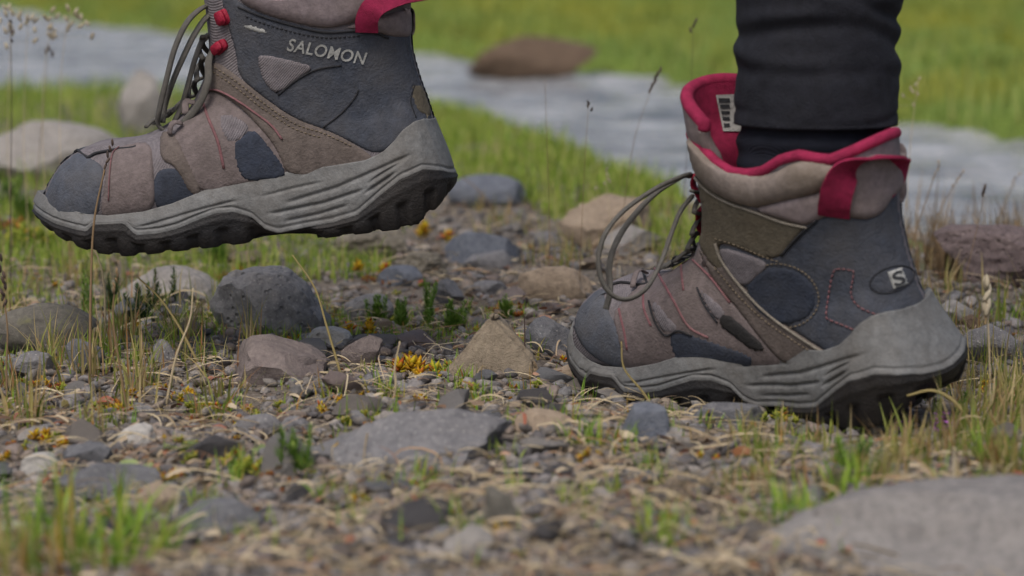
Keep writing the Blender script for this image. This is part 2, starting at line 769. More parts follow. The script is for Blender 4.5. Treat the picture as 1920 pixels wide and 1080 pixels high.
        for c in (0, -1):
            mbe.add(*tube_geo(np.array([((np.array(A[i][c]) + np.array(B[i][c])) / 2) for i in range(nz - 2)]) * MM, 4.2 * MM, 10))
        mbe.build("tongue_edge", M['pad'], self.root)
        self.tongue_obj = bpy.data.objects[-1] if False else None

    # ------------------------------------------------------------ sole
    SW = [(0, 3), (2, 15), (6, 24), (12, 30), (25, 37), (50, 39.5), (90, 38), (130, 40), (165, 46), (200, 50), (225, 49), (246, 43), (262, 33), (273, 22), (280, 11), (284, 2)]
    ZT = [(0, 71), (6, 73), (13, 72), (20, 68), (28, 61), (36, 55), (48, 51), (70, 50), (128, 49), (158, 44), (180, 38), (200, 35), (225, 35), (240, 37), (261, 43), (276, 51), (284, 53)]
    ZM = [(0, 33), (6, 38), (14, 41), (26, 37), (40, 28.5), (58, 16), (75, 13), (95, 12), (112, 10.5), (120, 14), (128, 23), (140, 28.5), (152, 29), (166, 25.5), (178, 22), (190, 20.5), (206, 21), (213, 30), (234, 31), (240, 26.5), (263, 33), (279, 40), (284, 42)]
    ZB = [(0, 22), (8, 13), (18, 6.5), (28, 3), (84, 3), (92, 7), (108, 9), (124, 9), (134, 6), (150, 6), (215, 7), (236, 11), (252, 17), (266, 24), (277, 31), (284, 37)]

    def sole(self):
        N = 150
        tt = (1 - np.cos(np.linspace(0, math.pi, N))) / 2 * 0.6 + np.linspace(0, 1, N) * 0.4
        xs = tt * 284.0
        st = []
        for side in (1, -1):
            X = xs if side == 1 else xs[::-1]
            for x in X:
                w = ip(x, self.SW)
                if side == self.medial:
                    w = w - 4.5 * math.exp(-((x - 105) / 32) ** 2)
                st.append((x, side * w + medial_shift(x, self.medial), side))
        st = np.array(st)
        P = st[:, :2]
        T = np.roll(P, -1, axis=0) - np.roll(P, 1, axis=0)
        T /= np.linalg.norm(T, axis=1)[:, None] + 1e-9
        Nn = np.stack([T[:, 1], -T[:, 0]], axis=1)
        if (Nn[:, 1] * st[:, 2]).mean() < 0:
            Nn = -Nn
        X = st[:, 0]
        zt, zm, zb = ip(X, self.ZT), ip(X, self.ZM), ip(X, self.ZB)
        n = len(X)

        def groove(z, pts, width, depth):
            g = np.interp(X, [p[0] for p in pts], [p[1] for p in pts])
            on = np.clip((X - pts[0][0]) / 6, 0, 1) * np.clip((pts[-1][0] - X) / 6, 0, 1)
            return -depth * on * np.exp(-((z - g) / width) ** 2)
        rings = []
        K = 46
        for k in range(K):
            t = k / (K - 1)
            z = zt + (zm - zt) * t
            flare = (12.0 if self.medial > 0 else 5.0) * np.exp(-(X / 32.0) ** 2)
            o = flare * t ** 1.5 - 1.5 + 3.2 * np.sin(np.clip(t * 1.25, 0, 1) * math.pi * 0.55) + 1.0 * t
            # sculpted flutes along the side
            z0 = z
            o = o + groove(z0, [(18, 52), (40, 45), (70, 36), (105, 30)], 1.22, 1.88)
            o = o + groove(z0, [(50, 33), (80, 27), (118, 24)], 1.08, 2.00)
            o = o + groove(z0, [(62, 24), (85, 20), (108, 18)], 0.94, 1.75)
            o = o + groove(z0, [(78, 41), (100, 39), (122, 36)], 0.86, 1.25)
            o = o + groove(z0, [(28, 42), (40, 36), (52, 30)], 1.08, 2.38)
            o = o + groove(z0, [(24, 48), (38, 42), (48, 37)], 0.86, 1.88)
            o = o + groove(z0, [(135, 36), (160, 33), (195, 27), (206, 26)], 1.01, 1.38)
            o = o - 1.5 * np.exp(-((X - 244) / 1.2) ** 2) * (t < 0.75) - 1.5 * np.exp(-((X - 262) / 1.0) ** 2) * (t < 0.75)
            o = o - 1.1 * np.exp(-((z0 - zm - 3.4) / 0.8) ** 2)
            q = P + Nn * o[:, None]
            rings.append(np.column_stack([q, z]))
        top_in = np.column_stack([P - Nn * 7.0, zt - 2.5])
        top_r = np.column_stack([P - Nn * 1.8, zt + 0.9])
        bot_in = np.column_stack([P - Nn * 8.0, zm - 1.0])
        R = [top_in, top_r] + rings + [bot_in]
        mb = MB()
        V = np.vstack(R) * MM
        F = []
        for i in range(len(R) - 1):
            for k in range(n):
                k2 = (k + 1) % n
                F.append([i * n + k, (i + 1) * n + k, (i + 1) * n + k2, i * n + k2])
        mb.add(V, F)
        me = mesh_from("midsole", V, F, True)
        bm = bmesh.new(); bm.from_mesh(me)
        bmesh.ops.recalc_face_normals(bm, faces=bm.faces)
        bm.to_mesh(me); bm.free()
        self.mid = link("midsole", me, M['midsole'], self.root)
        # outsole with side lugs
        per = np.concatenate([[0], np.cumsum(np.linalg.norm(np.diff(P, axis=0), axis=1))])
        lug = np.clip(np.sin(per / 19.0 * 2 * math.pi + 1.3 * np.sin(per / 41.0)) * 4.0 + 1.9, -1, 1) * 0.5 + 0.5
        inarch = np.clip((X - 86) / 6, 0, 1) * np.clip((132 - X) / 6, 0, 1)
        lug = np.maximum(lug, inarch)
        R = [np.column_stack([P - Nn * 7.0, zm + 1.2])]
        K = 22
        for k in range(K):
            t = k / (K - 1)
            z = zm + 0.2 + (zb - zm) * t
            o = (12.0 if self.medial > 0 else 5.0) * np.exp(-(X / 32.0) ** 2) * (1 - 0.4 * t) + 2.6 + 0.9 * math.sin(t * math.pi) - 2.6 * t ** 4 - inarch * (7 * t + 1)
            cut = (1 - lug) * np.clip((t - 0.42) / 0.1, 0, 1)
            o = o - 3.4 * cut + 0.8 * np.exp(-((t - 0.22) / 0.08) ** 2)
            z = z + cut * 1.4 * np.clip((t - 0.6) / 0.4, 0, 1)
            R.append(np.column_stack([P + Nn * np.asarray(o).reshape(-1, 1) * np.ones((n, 1)), z]))
        for ins in (4, 12, 24):
            w = np.abs(P[:, 1] - np.array([medial_shift(x, self.medial) for x in X]))
            ii = np.minimum(ins, w * 0.97)
            Q = P.copy()
            Q[:, 1] -= np.sign(st[:, 2]) * ii
            Q[:, 0] += np.clip(ins - X, 0, None) * 0.6 - np.clip(ins - (284 - X), 0, None) * 0.6
            R.append(np.column_stack([Q, zb + 1.4 * (1 - lug) + (1.5 if ins > 4 else 0)]))
        V = np.vstack(R) * MM
        F = []
        for i in range(len(R) - 1):
            for k in range(n):
                k2 = (k + 1) % n
                F.append([i * n + k, (i + 1) * n + k, (i + 1) * n + k2, i * n + k2])
        b = (len(R) - 1) * n
        for k in range(N - 1):
            F.append([b + k, b + k + 1, b + n - 2 - k, b + n - 1 - k])
        me = mesh_from("outsole", V, F, True)
        bm = bmesh.new(); bm.from_mesh(me)
        bmesh.ops.recalc_face_normals(bm, faces=bm.faces)
        bm.to_mesh(me); bm.free()
        self.out = link("outsole", me, M['outsole'], self.root)
        # tread blocks under the sole
        mb = MB()
        for x in np.arange(24, 262, 15.0):
            if 86 < x < 132:
                continue
            w = ip(x, self.SW)
            z0 = float(ip(x, self.ZB))
            for y in np.arange(-w + 14, w - 12, 15.0):
                y2 = y + medial_shift(x, self.medial)
                c = np.array([(x + dx * (4.6 + 0.8 * (dz > 0)), y2 + dy * (4.6 + 0.8 * (dz > 0)), z0 - 0.4 + dz) for dz in (0, 4) for dx, dy in ((-1, -1), (1, -1), (1, 1), (-1, 1))])
                mb.add(c * MM, [[3, 2, 1, 0], [4, 5, 6, 7], [0, 1, 5, 4], [1, 2, 6, 5], [2, 3, 7, 6], [3, 0, 4, 7]])
        o = mb.build("tread", M['outsole'], self.root, smooth=False)
        o["kind"] = "stuff"

    def pull_loop(self, pts, wtop, width=19, thick=1.5):
        """webbing strap over the heel; pts = one half from its sewn foot to the middle (mm)"""
        half = [tuple(p) for p in pts]
        full = half + [(x, -y, z) for x, y, z in half[-2::-1]]
        S = spline(full, 10)
        n = len(S)
        T = np.gradient(S, axis=0)
        T /= np.linalg.norm(T, axis=1)[:, None]
        V = []
        for i, p in enumerate(S):
            q = math.sin(math.pi * i / (n - 1)) ** 1.3
            w = np.array((1.0, 0, 0)) * (1 - q) + np.array(wtop) * q
            w = w - T[i] * T[i].dot(w)
            w /= np.linalg.norm(w)
            out = np.cross(T[i], w)
            for a, b in ((-1, -.5), (1, -.5), (1, .5), (-1, .5)):
                V.append(p + w * a * width / 2 + out * thick * b)
        F = []
        for i in range(n - 1):
            for k in range(4):
                k2 = (k + 1) % 4
                F.append([i * 4 + k, i * 4 + k2, (i + 1) * 4 + k2, (i + 1) * 4 + k])
        F += [[3, 2, 1, 0], [(n - 1) * 4 + k for k in range(4)]]
        me = mesh_from("pull_loop", np.array(V) * MM, F, False)
        bm = bmesh.new(); bm.from_mesh(me)
        bmesh.ops.recalc_face_normals(bm, faces=bm.faces)
        bm.to_mesh(me); bm.free()
        return link("pull_loop", me, M['pink'], self.root)

    def strap_px(self, spec, width=19, thick=1.5):
        P, W, N = [], [], []
        for (q, off, up) in spec:
            p, n, h = self.cast_soft(*q)
            p, n = self.below_rim(p, n)
            P.append(p + n * off * MM)
            N.append(n)
            W.append(up)
        S = spline(P, 8)
        Ns = spline(N, 8)
        Ws = np.interp(np.linspace(0, len(W) - 1, len(S)), range(len(W)), W)
        T = np.gradient(S, axis=0)
        T /= np.linalg.norm(T, axis=1)[:, None]
        V, prev = [], None
        n_ = len(S)
        for i, p in enumerate(S):
            nn = Ns[i] / np.linalg.norm(Ns[i])
            side = np.cross(T[i], nn)
            if prev is not None and side.dot(prev) < 0:
                side = -side
            w = side * (1 - Ws[i]) - nn * Ws[i] * (1 if True else 0)
            w = w - T[i] * T[i].dot(w)
            w /= np.linalg.norm(w)
            if prev is not None and w.dot(prev) < 0:
                w = -w
            prev = w
            out = np.cross(T[i], w)
            for a, b in ((-1, -.5), (1, -.5), (1, .5), (-1, .5)):
                V.append(p + (w * a * width / 2 + out * thick * b) * MM)
        F = []
        for i in range(n_ - 1):
            for k in range(4):
                k2 = (k + 1) % 4
                F.append([i * 4 + k, i * 4 + k2, (i + 1) * 4 + k2, (i + 1) * 4 + k])
        F += [[3, 2, 1, 0], [(n_ - 1) * 4 + k for k in range(4)]]
        me = mesh_from("pull_loop", V, F, False)
        bm = bmesh.new(); bm.from_mesh(me)
        bmesh.ops.recalc_face_normals(bm, faces=bm.faces)
        bm.to_mesh(me); bm.free()
        return link("pull_loop", me, M['pink'], self.root)

    def lace(self, pts3, r=3.0, name="lace", flat=0.5):
        S = spline([self.imw @ Vector(p) for p in pts3], 10)
        mb = MB()
        mb.add(*tube_geo(S, r * MM, 8, True, flat))
        return mb.build(name, M['lace'], self.root)

    def lace_rows(self, rows):
        """crossed laces over the throat; rows of (x, z, half width) in mm"""
        for i in range(len(rows) - 1):
            for s in (1, -1):
                (x0, z0, w0), (x1, z1, w1) = rows[i], rows[i + 1]
                pts = []
                for q in np.linspace(0, 1, 9):
                    y = s * (w0 * (1 - q) - w1 * q)
                    x = x0 + (x1 - x0) * q
                    z = z0 + (z1 - z0) * q
                    p = Vector((x, y, z)) * MM
                    hit, n, _, _ = self.bvh.find_nearest(p)
                    pts.append(hit + n * (5.5 + 1.2 * s * math.sin(q * math.pi)) * MM)
                mb = MB()
                mb.add(*tube_geo(spline(pts, 4), 2.0 * MM, 7, True, 0.6))
                mb.build("lace", M['lace'], self.root)


def text_geo(s, shear=0.22):
    cu = bpy.data.curves.new("t", 'FONT')
    cu.body = s
    cu.resolution_u = 4
    cu.shear = shear
    cu.offset = 0.016
    cu.space_character = 1.06
    o = bpy.data.objects.new("t", cu)
    COL.objects.link(o)
    dg = bpy.context.evaluated_depsgraph_get()
    dg.update()
    me = bpy.data.meshes.new_from_object(o.evaluated_get(dg))
    bpy.data.objects.remove(o)
    bm = bmesh.new()
    bm.from_mesh(me)
    bmesh.ops.triangulate(bm, faces=bm.faces)
    V = np.array([tuple(v.co) for v in bm.verts])[:, :2]
    bm.verts.ensure_lookup_table()
    bm.verts.index_update()
    F = [[v.index for v in f.verts] for f in bm.faces]
    bm.free()
    return V, F


def quad_map(V, lo, hi, bl, br, tr, tl):
    u = (V[:, 0] - lo[0]) / (hi[0] - lo[0])
    v = (V[:, 1] - lo[1]) / (hi[1] - lo[1])
    bl, br, tr, tl = map(np.array, (bl, br, tr, tl))
    return ((1 - u) * (1 - v))[:, None] * bl + (u * (1 - v))[:, None] * br + (u * v)[:, None] * tr + ((1 - u) * v)[:, None] * tl


def frame(o, fwd, up):
    fwd = Vector(fwd).normalized()
    y = Vector(up).cross(fwd).normalized()
    z = fwd.cross(y).normalized()
    m = Matrix((fwd, y, z)).transposed().to_4x4()
    m.translation = o
    return m


# ---------------------------------------------------------------- lifted boot (its wearer's left foot)
tilt = math.radians(7.0)
yawL = math.radians(3)
fL = Vector((-math.cos(tilt) * math.cos(yawL), math.cos(tilt) * math.sin(yawL), -math.sin(tilt)))
bootL = Boot(frame(at_depth(846, 416, 1.69), fL, (0, 0, 1)), -1)
tag(bootL.root, "hiking boot lifted off the ground in mid-step, white lettering on its navy side", "boot", "pair of hiking boots")

# ---------------------------------------------------------------- planted boot (right foot), rolled a little onto its inner edge
fR = Vector((-0.698, 0, 0)) + UPV * 0.034 + FWD * 0.715
uR = Vector((-0.187, 0, 0)) + UPV * 0.955 + FWD * -0.228
mR = frame(CAM + Vector((0.257, 0, 0)) + UPV * -0.078 + FWD * 1.494, fR, uR)
bootR = Boot(mR, 1)
tag(bootR.root, "hiking boot standing on the stones with a trouser leg in it, heel towards the viewer", "boot", "pair of hiking boots")

for B in (bootL, bootR):
    B.upper()
    B.sole()

# ------------------------------------------------------------ lifted boot: pieces of its upper
B = bootL
B.panel("quarter_panel", [(412, -12), (431, 60), (443, 100), (446, 142), (491, 181), (552, 224), (606, 242), (658, 266), (706, 292), (745, 268), (790, 234), (840, 226), (830, 190), (808, 150), (792, 75), (780, 62), (727, 68), (685, 54), (612, 57), (552, 45), (491, 27), (449, 5), (430, -14)], M['navy'], h=1.2)
B.panel("ankle_window", [(482, 106), (497, 101), (545, 112), (594, 125), (556, 148), (522, 177), (505, 165), (491, 142)], M['mesh'], h=0.6, lift=1.7, mirror=False)
B.panel("heel_patch", [(766, 163), (786, 158), (812, 160), (820, 218), (800, 220), (778, 205)], M['olive'], h=0.6, lift=1.2, mirror=False)
B.panel("eyestay", [(375, 175), (385, 168), (405, 168), (475, 225), (520, 275), (548, 336), (450, 344), (378, 370), (335, 300), (316, 262), (335, 240), (360, 210)], M['vamp'], h=1.1)
B.panel("side_strap", [(396, 108), (446, 143), (491, 180), (552, 223), (606, 241), (658, 265), (716, 306), (640, 324), (540, 336), (518, 275), (475, 225), (440, 192), (405, 172), (383, 176), (388, 140)], M['brown'], h=1.6, lift=0.4)
B.panel("side_window", [(409, 222), (427, 211), (473, 238), (455, 258), (431, 271), (418, 250)], M['mesh'], h=0.4, lift=1.1, mirror=False)
B.panel("side_patch", [(473, 239), (502, 271), (545, 330), (500, 338), (452, 340), (434, 272), (455, 258)], M['navy_dark'], h=0.7, lift=1.0)
B.panel("toe_strap", [(205, 282), (228, 274), (284, 262), (288, 320), (294, 394), (240, 406), (186, 414), (196, 345)], M['vamp'], h=1.5, lift=0.2)
B.panel("forefoot_patch", [(286, 322), (331, 311), (356, 340), (384, 372), (330, 388), (288, 396)], M['navy_dark'], h=0.9)
B.panel("throat_overlay", [(300, 252), (318, 244), (336, 262), (352, 300), (384, 366), (358, 368), (331, 312), (300, 300)], M['brown'], h=1.2, lift=0.6)
B.panel("toe_cap", [(66, 372), (72, 330), (94, 300), (126, 280), (146, 286), (198, 311), (192, 350), (184, 414), (120, 408), (80, 396)], M['blue_cap'], h=1.5, step=3.5)
B.cord("pink_piping", [(420, 316), (409, 267), (391, 222), (383, 196)], M['pink_line'], r=1.1, off=1.3, flat=0.45)
B.cord("pink_piping", [(388, 176), (398, 169), (418, 172), (453, 192), (507, 234), (530, 262)], M['pink_line'], r=1.1, off=2.2, flat=0.45)
B.cord("pink_piping", [(205, 376), (207, 330), (212, 292), (224, 279)], M['pink_line'], r=1.0, off=1.8, flat=0.4)
B.cord("seam", [(640, 122), (594, 130), (556, 150), (522, 178)], M['seam'], r=0.7, off=1.5)
B.cord("seam", [(672, 168), (664, 184), (640, 212), (606, 239)], M['seam'], r=0.7, off=1.3)
B.cord("seam", [(775, 160), (768, 190), (778, 222)], M['seam'], r=0.5, off=1.3)
B.cord("seam", [(142, 287), (170, 268), (205, 258), (245, 254)], M['seam'], r=1.1, off=1.0)
B.cord("seam", [(448, 12), (491, 30), (552, 48), (612, 60), (685, 57), (727, 71)], M['seam'], r=0.8, off=1.4)
B.stitches("stitching", [(400, 122), (446, 153), (491, 189), (552, 232), (606, 250), (660, 274)], M['thread'], off=2.3)
B.stitches("stitching", [(396, 130), (440, 160), (488, 198), (550, 241), (604, 259)], M['thread'], off=2.3)
B.stitches("stitching", [(462, 30), (491, 42), (552, 60), (612, 70), (680, 66)], M['seam'], off=1.6)
V2, F2 = text_geo("SALOMON")
lo, hi = V2.min(0), V2.max(0)
B.flat_shape("brand_lettering", quad_map(V2, lo, hi, (538, 94), (685, 122), (688, 98), (541, 70)), F2, M['print'], off=2.0)
B.panel("woven_tab", [(460, 43), (503, 56), (498, 65), (456, 52)], M['print'], h=0.5, lift=1.2, round_it=1, step=3, mirror=False)
B.panel("collar_pad", [(449, 3), (491, 25), (552, 43), (612, 55), (640, 48), (690, 36), (730, 22), (770, -10), (700, -40), (560, -45), (440, -30)], M['pad'], h=1.0, lift=0.6, puff=(3.5, 26), step=5)
B.panel("heel_pad", [(640, 52), (690, 38), (735, 24), (785, 10), (788, 60), (768, 72), (727, 68), (685, 56)], M['pad'], h=0.8, lift=0.4, puff=(2.0, 18))
B.tongue(top=214, front=0)
B.pull_loop([(36, 40, 136), (34, 45, 145), (27, 46, 153), (12, 36, 158), (-4, 16, 159), (-8, 0, 159)], (0.25, 0, 1), width=15)
B.lace_rows([(196, 88, 13), (186, 92, 15), (176, 98, 16), (166, 107, 17), (158, 118, 18), (153, 132, 19), (151, 146, 20)])
# hooks and loops for the laces
def hook(B, px, py, w, h, ang, name="lace_hook", side=None):
    p, n, hit = B.cast_soft(px, py)
    zax = n.normalized()
    t = Vector((math.cos(ang), 0, math.sin(ang)))
    t = (t - zax * t.dot(zax)).normalized()
    s = zax.cross(t)
    mb = MB()
    for (cx, cy, a, b, z0, z1) in ((0, 0, 1.0, 1.0, -0.5, 2.2), (0, 0, 0.5, 0.55, 2.0, 3.6), (0, 0.1, 0.9, 0.85, 3.2, 4.6)):
        ring0, ring1 = [], []
        for k in range(20):
            an = 2 * math.pi * k / 20
            u, v = sgnpow(math.cos(an), 0.55) * a * w / 2 + cx * w, sgnpow(math.sin(an), 0.55) * b * h / 2 + cy * h
            ring0.append(p + (t * u + s * v + zax * z0) * MM)
            ring1.append(p + (t * u * 0.93 + s * v * 0.93 + zax * z1) * MM)
        mb.add([tuple(v) for v in ring0 + ring1], [[k, (k + 1) % 20, 20 + (k + 1) % 20, 20 + k] for k in range(20)] + [list(range(20))[::-1], list(range(20, 40))])
    o = mb.build(name, M['red'], B.root)
    return o


def webbing(B, pts, w=5.0, name="lace_loop", mat=None):
    path = B.surf_path(pts, 6, 2.0)
    k = len(path)
    for i in range(k):
        q = i / (k - 1)
        p, n, _, _ = B.bvh.find_nearest(path[i])
        path[i] = path[i] + n * (math.sin(q * math.pi) * 4.5 + 1.0) * MM
    mb = MB()
    mb.add(*tube_geo(path, w / 2 * MM, 8, True, 0.4, ref=tuple(B.bvh.find_nearest(path[0])[1])))
    return mb.build(name, mat or M['red'], B.root)


hook(B, 421, 32, 11, 10, 1.3)
hook(B, 415, 88, 8, 13, 1.0)
webbing(B, [(372, 196), (362, 205), (352, 220)], 5, mat=M['vamp'])
webbing(B, [(345, 236), (334, 244), (322, 256)], 5, mat=M['vamp'])
dpt = depth_of(B.mw @ Vector((0.165, 0.012, 0.13)))
Z = lambda pts, d: [tuple(at_depth(x, y, d + dd)) for (x, y, dd) in [(p[0], p[1], p[2] if len(p) > 2 else 0) for p in pts]]
B.lace(Z([(412, 14), (385, 12, -0.01), (352, 40, -0.02), (328, 90, -0.02), (312, 150, -0.015), (300, 200, -0.01), (296, 232), (312, 248)], dpt))
B.lace(Z([(414, 24), (390, 30, -0.01), (366, 62, -0.015), (345, 104, -0.015), (325, 150, -0.01), (310, 196), (305, 230)], dpt))
B.lace(Z([(412, 80), (392, 110, -0.012), (390, 150, -0.018), (376, 190, -0.015), (352, 222, -0.01), (330, 244, -0.005)], dpt))
B.lace(Z([(405, 60), (382, 72, -0.004), (366, 110, -0.004), (352, 160, -0.004), (340, 200, 0), (325, 232, 0)], dpt))

# ------------------------------------------------------------ planted boot: pieces of its upper
B = bootR
B.panel("quarter_panel", [(1467, 476), (1500, 440), (1533, 410), (1553, 402), (1593, 408), (1627, 411), (1653, 398), (1670, 367), (1700, 340), (1716, 420), (1748, 473), (1780, 585), (1745, 592), (1720, 584), (1693, 600), (1640, 652), (1597, 688), (1507, 633), (1440, 584), (1393, 535), (1353, 482), (1345, 452), (1440, 487)], M['navy'], h=1.2)
B.panel("ankle_window", [(1347, 460), (1400, 474), (1447, 493), (1427, 513), (1397, 540), (1375, 520), (1358, 492)], M['mesh'], h=0.6, lift=1.7, mirror=False)
ell = [(1467 + 64 * math.cos(a) * 1.0 + 8 * math.sin(a), 553 + 54 * math.sin(a)) for a in np.linspace(0, 2 * math.pi, 24, endpoint=False)]
B.panel("ankle_patch", ell, M['navy_dark'], h=1.0, lift=1.2, edge=8, round_it=1)
B.panel("collar_overlay", [(1300, 318), (1327, 353), (1367, 377), (1413, 393), (1467, 413), (1515, 424), (1490, 450), (1470, 478), (1440, 488), (1385, 464), (1347, 453), (1352, 482), (1372, 510), (1345, 508), (1313, 467), (1304, 413)], M['olive'], h=1.4, lift=0.5)
B.panel("vamp_panel", [(1258, 412), (1290, 425), (1313, 467), (1340, 527), (1387, 580), (1427, 633), (1485, 690), (1380, 706), (1286, 712), (1186, 712), (1170, 690), (1157, 628), (1147, 590), (1170, 563), (1206, 526), (1240, 495), (1252, 467)], M['vamp'], h=1.1)
B.panel("side_strap", [(1310, 462), (1345, 505), (1356, 486), (1393, 535), (1440, 584), (1507, 633), (1597, 688), (1520, 696), (1470, 684), (1427, 636), (1387, 582), (1340, 529), (1316, 480)], M['brown'], h=1.6, lift=0.4)
B.panel("forefoot_patch", [(1251, 628), (1274, 619), (1332, 638), (1430, 672), (1380, 704), (1301, 708), (1274, 690)], M['navy_dark'], h=0.8, lift=0.9)
B.panel("forefoot_window", [(1220, 567), (1234, 567), (1255, 596), (1278, 618), (1251, 628), (1231, 602)], M['mesh'], h=0.4, lift=1.1, mirror=False)
B.panel("side_window", [(1309, 539), (1332, 555), (1367, 588), (1350, 606), (1325, 573)], M['mesh'], h=0.4, lift=1.1, mirror=False)
B.panel("side_patch", [(1362, 584), (1400, 616), (1440, 652), (1418, 660), (1382, 632), (1346, 606)], M['black'], h=0.7, lift=1.4, round_it=1)
B.panel("toe_cap", [(1066, 580), (1070, 530), (1092, 500), (1116, 512), (1132, 548), (1142, 588), (1157, 612), (1166, 658), (1176, 696), (1120, 676), (1084, 640)], M['blue_cap'], h=1.5, step=3.5)
B.panel("collar_pad", [(1284, 244), (1310, 246), (1335, 278), (1365, 312), (1400, 328), (1447, 328), (1493, 301), (1533, 303), (1575, 315), (1560, 345), (1537, 362), (1473, 375), (1413, 391), (1367, 376), (1327, 352), (1297, 318)], M['pad_dusty'], h=1.0, lift=0.6, puff=(4.0, 26))
B.panel("ankle_pad", [(1405, 392), (1473, 374), (1537, 360), (1560, 352), (1562, 404), (1545, 406), (1515, 425), (1467, 412)], M['pad'], h=0.8, lift=0.4, puff=(2.0, 16))
B.panel("heel_pad", [(1572, 320), (1610, 300), (1650, 285), (1692, 300), (1705, 345), (1672, 368), (1656, 398), (1627, 413), (1593, 408), (1570, 402)], M['pad'], h=0.8, lift=0.4, puff=(3.0, 20))
B.cord("pale_piping", [(1299, 320), (1327, 354), (1367, 378), (1413, 394), (1467, 414), (1515, 425)], M['piping'], r=0.8, off=2.0)
B.cord("pale_piping", [(1346, 455), (1358, 488), (1393, 536), (1440, 585), (1507, 634), (1590, 684)], M['piping'], r=1.0, off=2.2)
B.cord("seam", [(1533, 410), (1500, 440), (1467, 478)], M['seam'], r=0.9, off=1.6)
B.cord("pink_piping", [(1284, 545), (1279, 500), (1281, 481), (1291, 479), (1332, 516), (1371, 567)], M['pink_line'], r=0.9, off=1.35, flat=0.4)
B.cord("pink_piping", [(1227, 506), (1246, 532), (1266, 565), (1293, 611), (1330, 632)], M['pink_line'], r=0.9, off=1.3, flat=0.4)
B.cord("pink_piping", [(1162, 580), (1167, 600), (1173, 623), (1178, 655)], M['pink_line'], r=0.9, off=1.3, flat=0.4)
B.cord("pink_piping", [(1208, 548), (1210, 580), (1223, 611)], M['pink_line'], r=0.9, off=1.3, flat=0.4)
B.cord("seam", [(1110, 505), (1118, 500), (1150, 490), (1180, 500), (1205, 508)], M['seam'], r=1.0, off=0.9)
B.cord("seam", [(1220, 566), (1231, 602), (1251, 628), (1274, 619), (1300, 628)], M['seam'], r=0.7, off=2.0)
B.cord("seam", [(1310, 540), (1325, 573), (1348, 604)], M['seam'], r=0.7, off=2.0)
B.stitches("stitching", [(1637, 636), (1613, 622), (1583, 609), (1556, 598), (1552, 590), (1555, 557), (1563, 512), (1573, 503), (1598, 506), (1601, 514), (1597, 548), (1607, 570), (1630, 585), (1667, 595)], M['pink_line'], r=0.5, off=1.8, dash=7, gap=3)
B.stitches("stitching", [(1345, 446), (1385, 458), (1440, 481), (1462, 488)], M['thread'], off=2.3)
B.stitches("stitching", [(1345, 500), (1387, 550), (1434, 596), (1500, 642), (1570, 684)], M['thread'], off=2.4)
ring = [(1467 + 70 * math.cos(a) + 8 * math.sin(a), 553 + 60 * math.sin(a)) for a in np.linspace(-2.4, 1.6, 20)]
B.stitches("stitching", ring, M['thread'], off=1.8)
# heel badge
ca, sa = math.cos(-0.3), math.sin(-0.3)
ell = [(1671 + 41 * math.cos(a) * ca - 23 * math.sin(a) * sa, 524 + 41 * math.cos(a) * sa + 23 * math.sin(a) * ca) for a in np.linspace(0, 2 * math.pi, 40, endpoint=False)]
badge = B.panel("heel_badge", ell, M['navy'], h=0.4, lift=1.0, round_it=1, step=3, mirror=False)
B.cord("badge_rim", ell, M['seam'], r=0.4, off=1.5, closed=True, n=2)
B.panel("badge_square", [(1662, 510), (1687, 502), (1699, 533), (1674, 542)], M['print'], h=0.4, lift=2.2, round_it=0, step=2.5, edge=2, mirror=False)
V2, F2 = text_geo("S", 0.0)
lo, hi = V2.min(0), V2.max(0)
B.flat_shape("badge_letter", quad_map(V2, lo, hi, (1676, 538.5), (1694, 531.5), (1685, 506), (1667, 513)), F2, M['ink'], off=3.1)
B.tongue(top=210, front=0, span=80)
# printed label sewn into the tongue
tl = [c for c in B.root.children if c.name.startswith("tongue_lining")][0]
bmt = bmesh.new()
bmt.from_mesh(tl.data)
tb = BVHTree.FromBMesh(bmt)
bmt.free()


def on_tongue(px, py, off):
    d = (B.imw.to_3x3() @ ray(px, py)).normalized()
    p, n, _, _ = tb.ray_cast(B.eye, d)
    if p is None:
        p, n, _, _ = tb.find_nearest(B.eye + d * 1.6)
    return p - d * off * MM


def tongue_quad(name, corners, mat, off, parent, nx=5, ny=7):
    c = [np.array(q, dtype=float) for q in corners]
    V, F = [], []
    for j in range(ny):
        for i in range(nx):
            u, v = i / (nx - 1), j / (ny - 1)
            q = (c[0] * (1 - u) + c[1] * u) * (1 - v) + (c[3] * (1 - u) + c[2] * u) * v
            V.append(tuple(on_tongue(q[0], q[1], off)))
    for j in range(ny - 1):
        for i in range(nx - 1):
            a = j * nx + i
            F.append([a, a + 1, a + nx + 1, a + nx])
    return link(name, mesh_from(name, V, F), mat, parent)


tag_o = tongue_quad("tongue_label", [(1342, 178), (1392, 176), (1396, 246), (1356, 246)], M['label'], 1.2, B.root)
for (a, b) in ((184, 192), (196, 203), (208, 214), (219, 226), (231, 238)):
    x0 = 1346 + (a - 178) * 0.2
    tongue_quad("print_line", [(x0, a), (1368, a), (1369, b), (x0 + 1, b)], M['ink'], 1.9, tag_o, 3, 2)
webbing(B, [(1284, 326), (1292, 346), (1298, 374)], 7)
webbing(B, [(1290, 384), (1297, 402), (1300, 428)], 7)
webbing(B, [(1290, 425), (1286, 436), (1282, 452)], 4, mat=M['vamp'])
webbing(B, [(1262, 452), (1252, 462), (1246, 478)], 4, mat=M['seam'])
webbing(B, [(1214, 520), (1200, 528), (1190, 545)], 4, mat=M['vamp'])
B.strap_px([((1564, 404), 1.5, 0), ((1566, 378), 6.5, 0), ((1571, 345), 9, .05), ((1584, 312), 9, .3), ((1612, 296), 8, .7), ((1645, 290), 6, .9), ((1664, 298), 4, .8), ((1676, 322), 2, .3), ((1680, 356), 1, 0)])
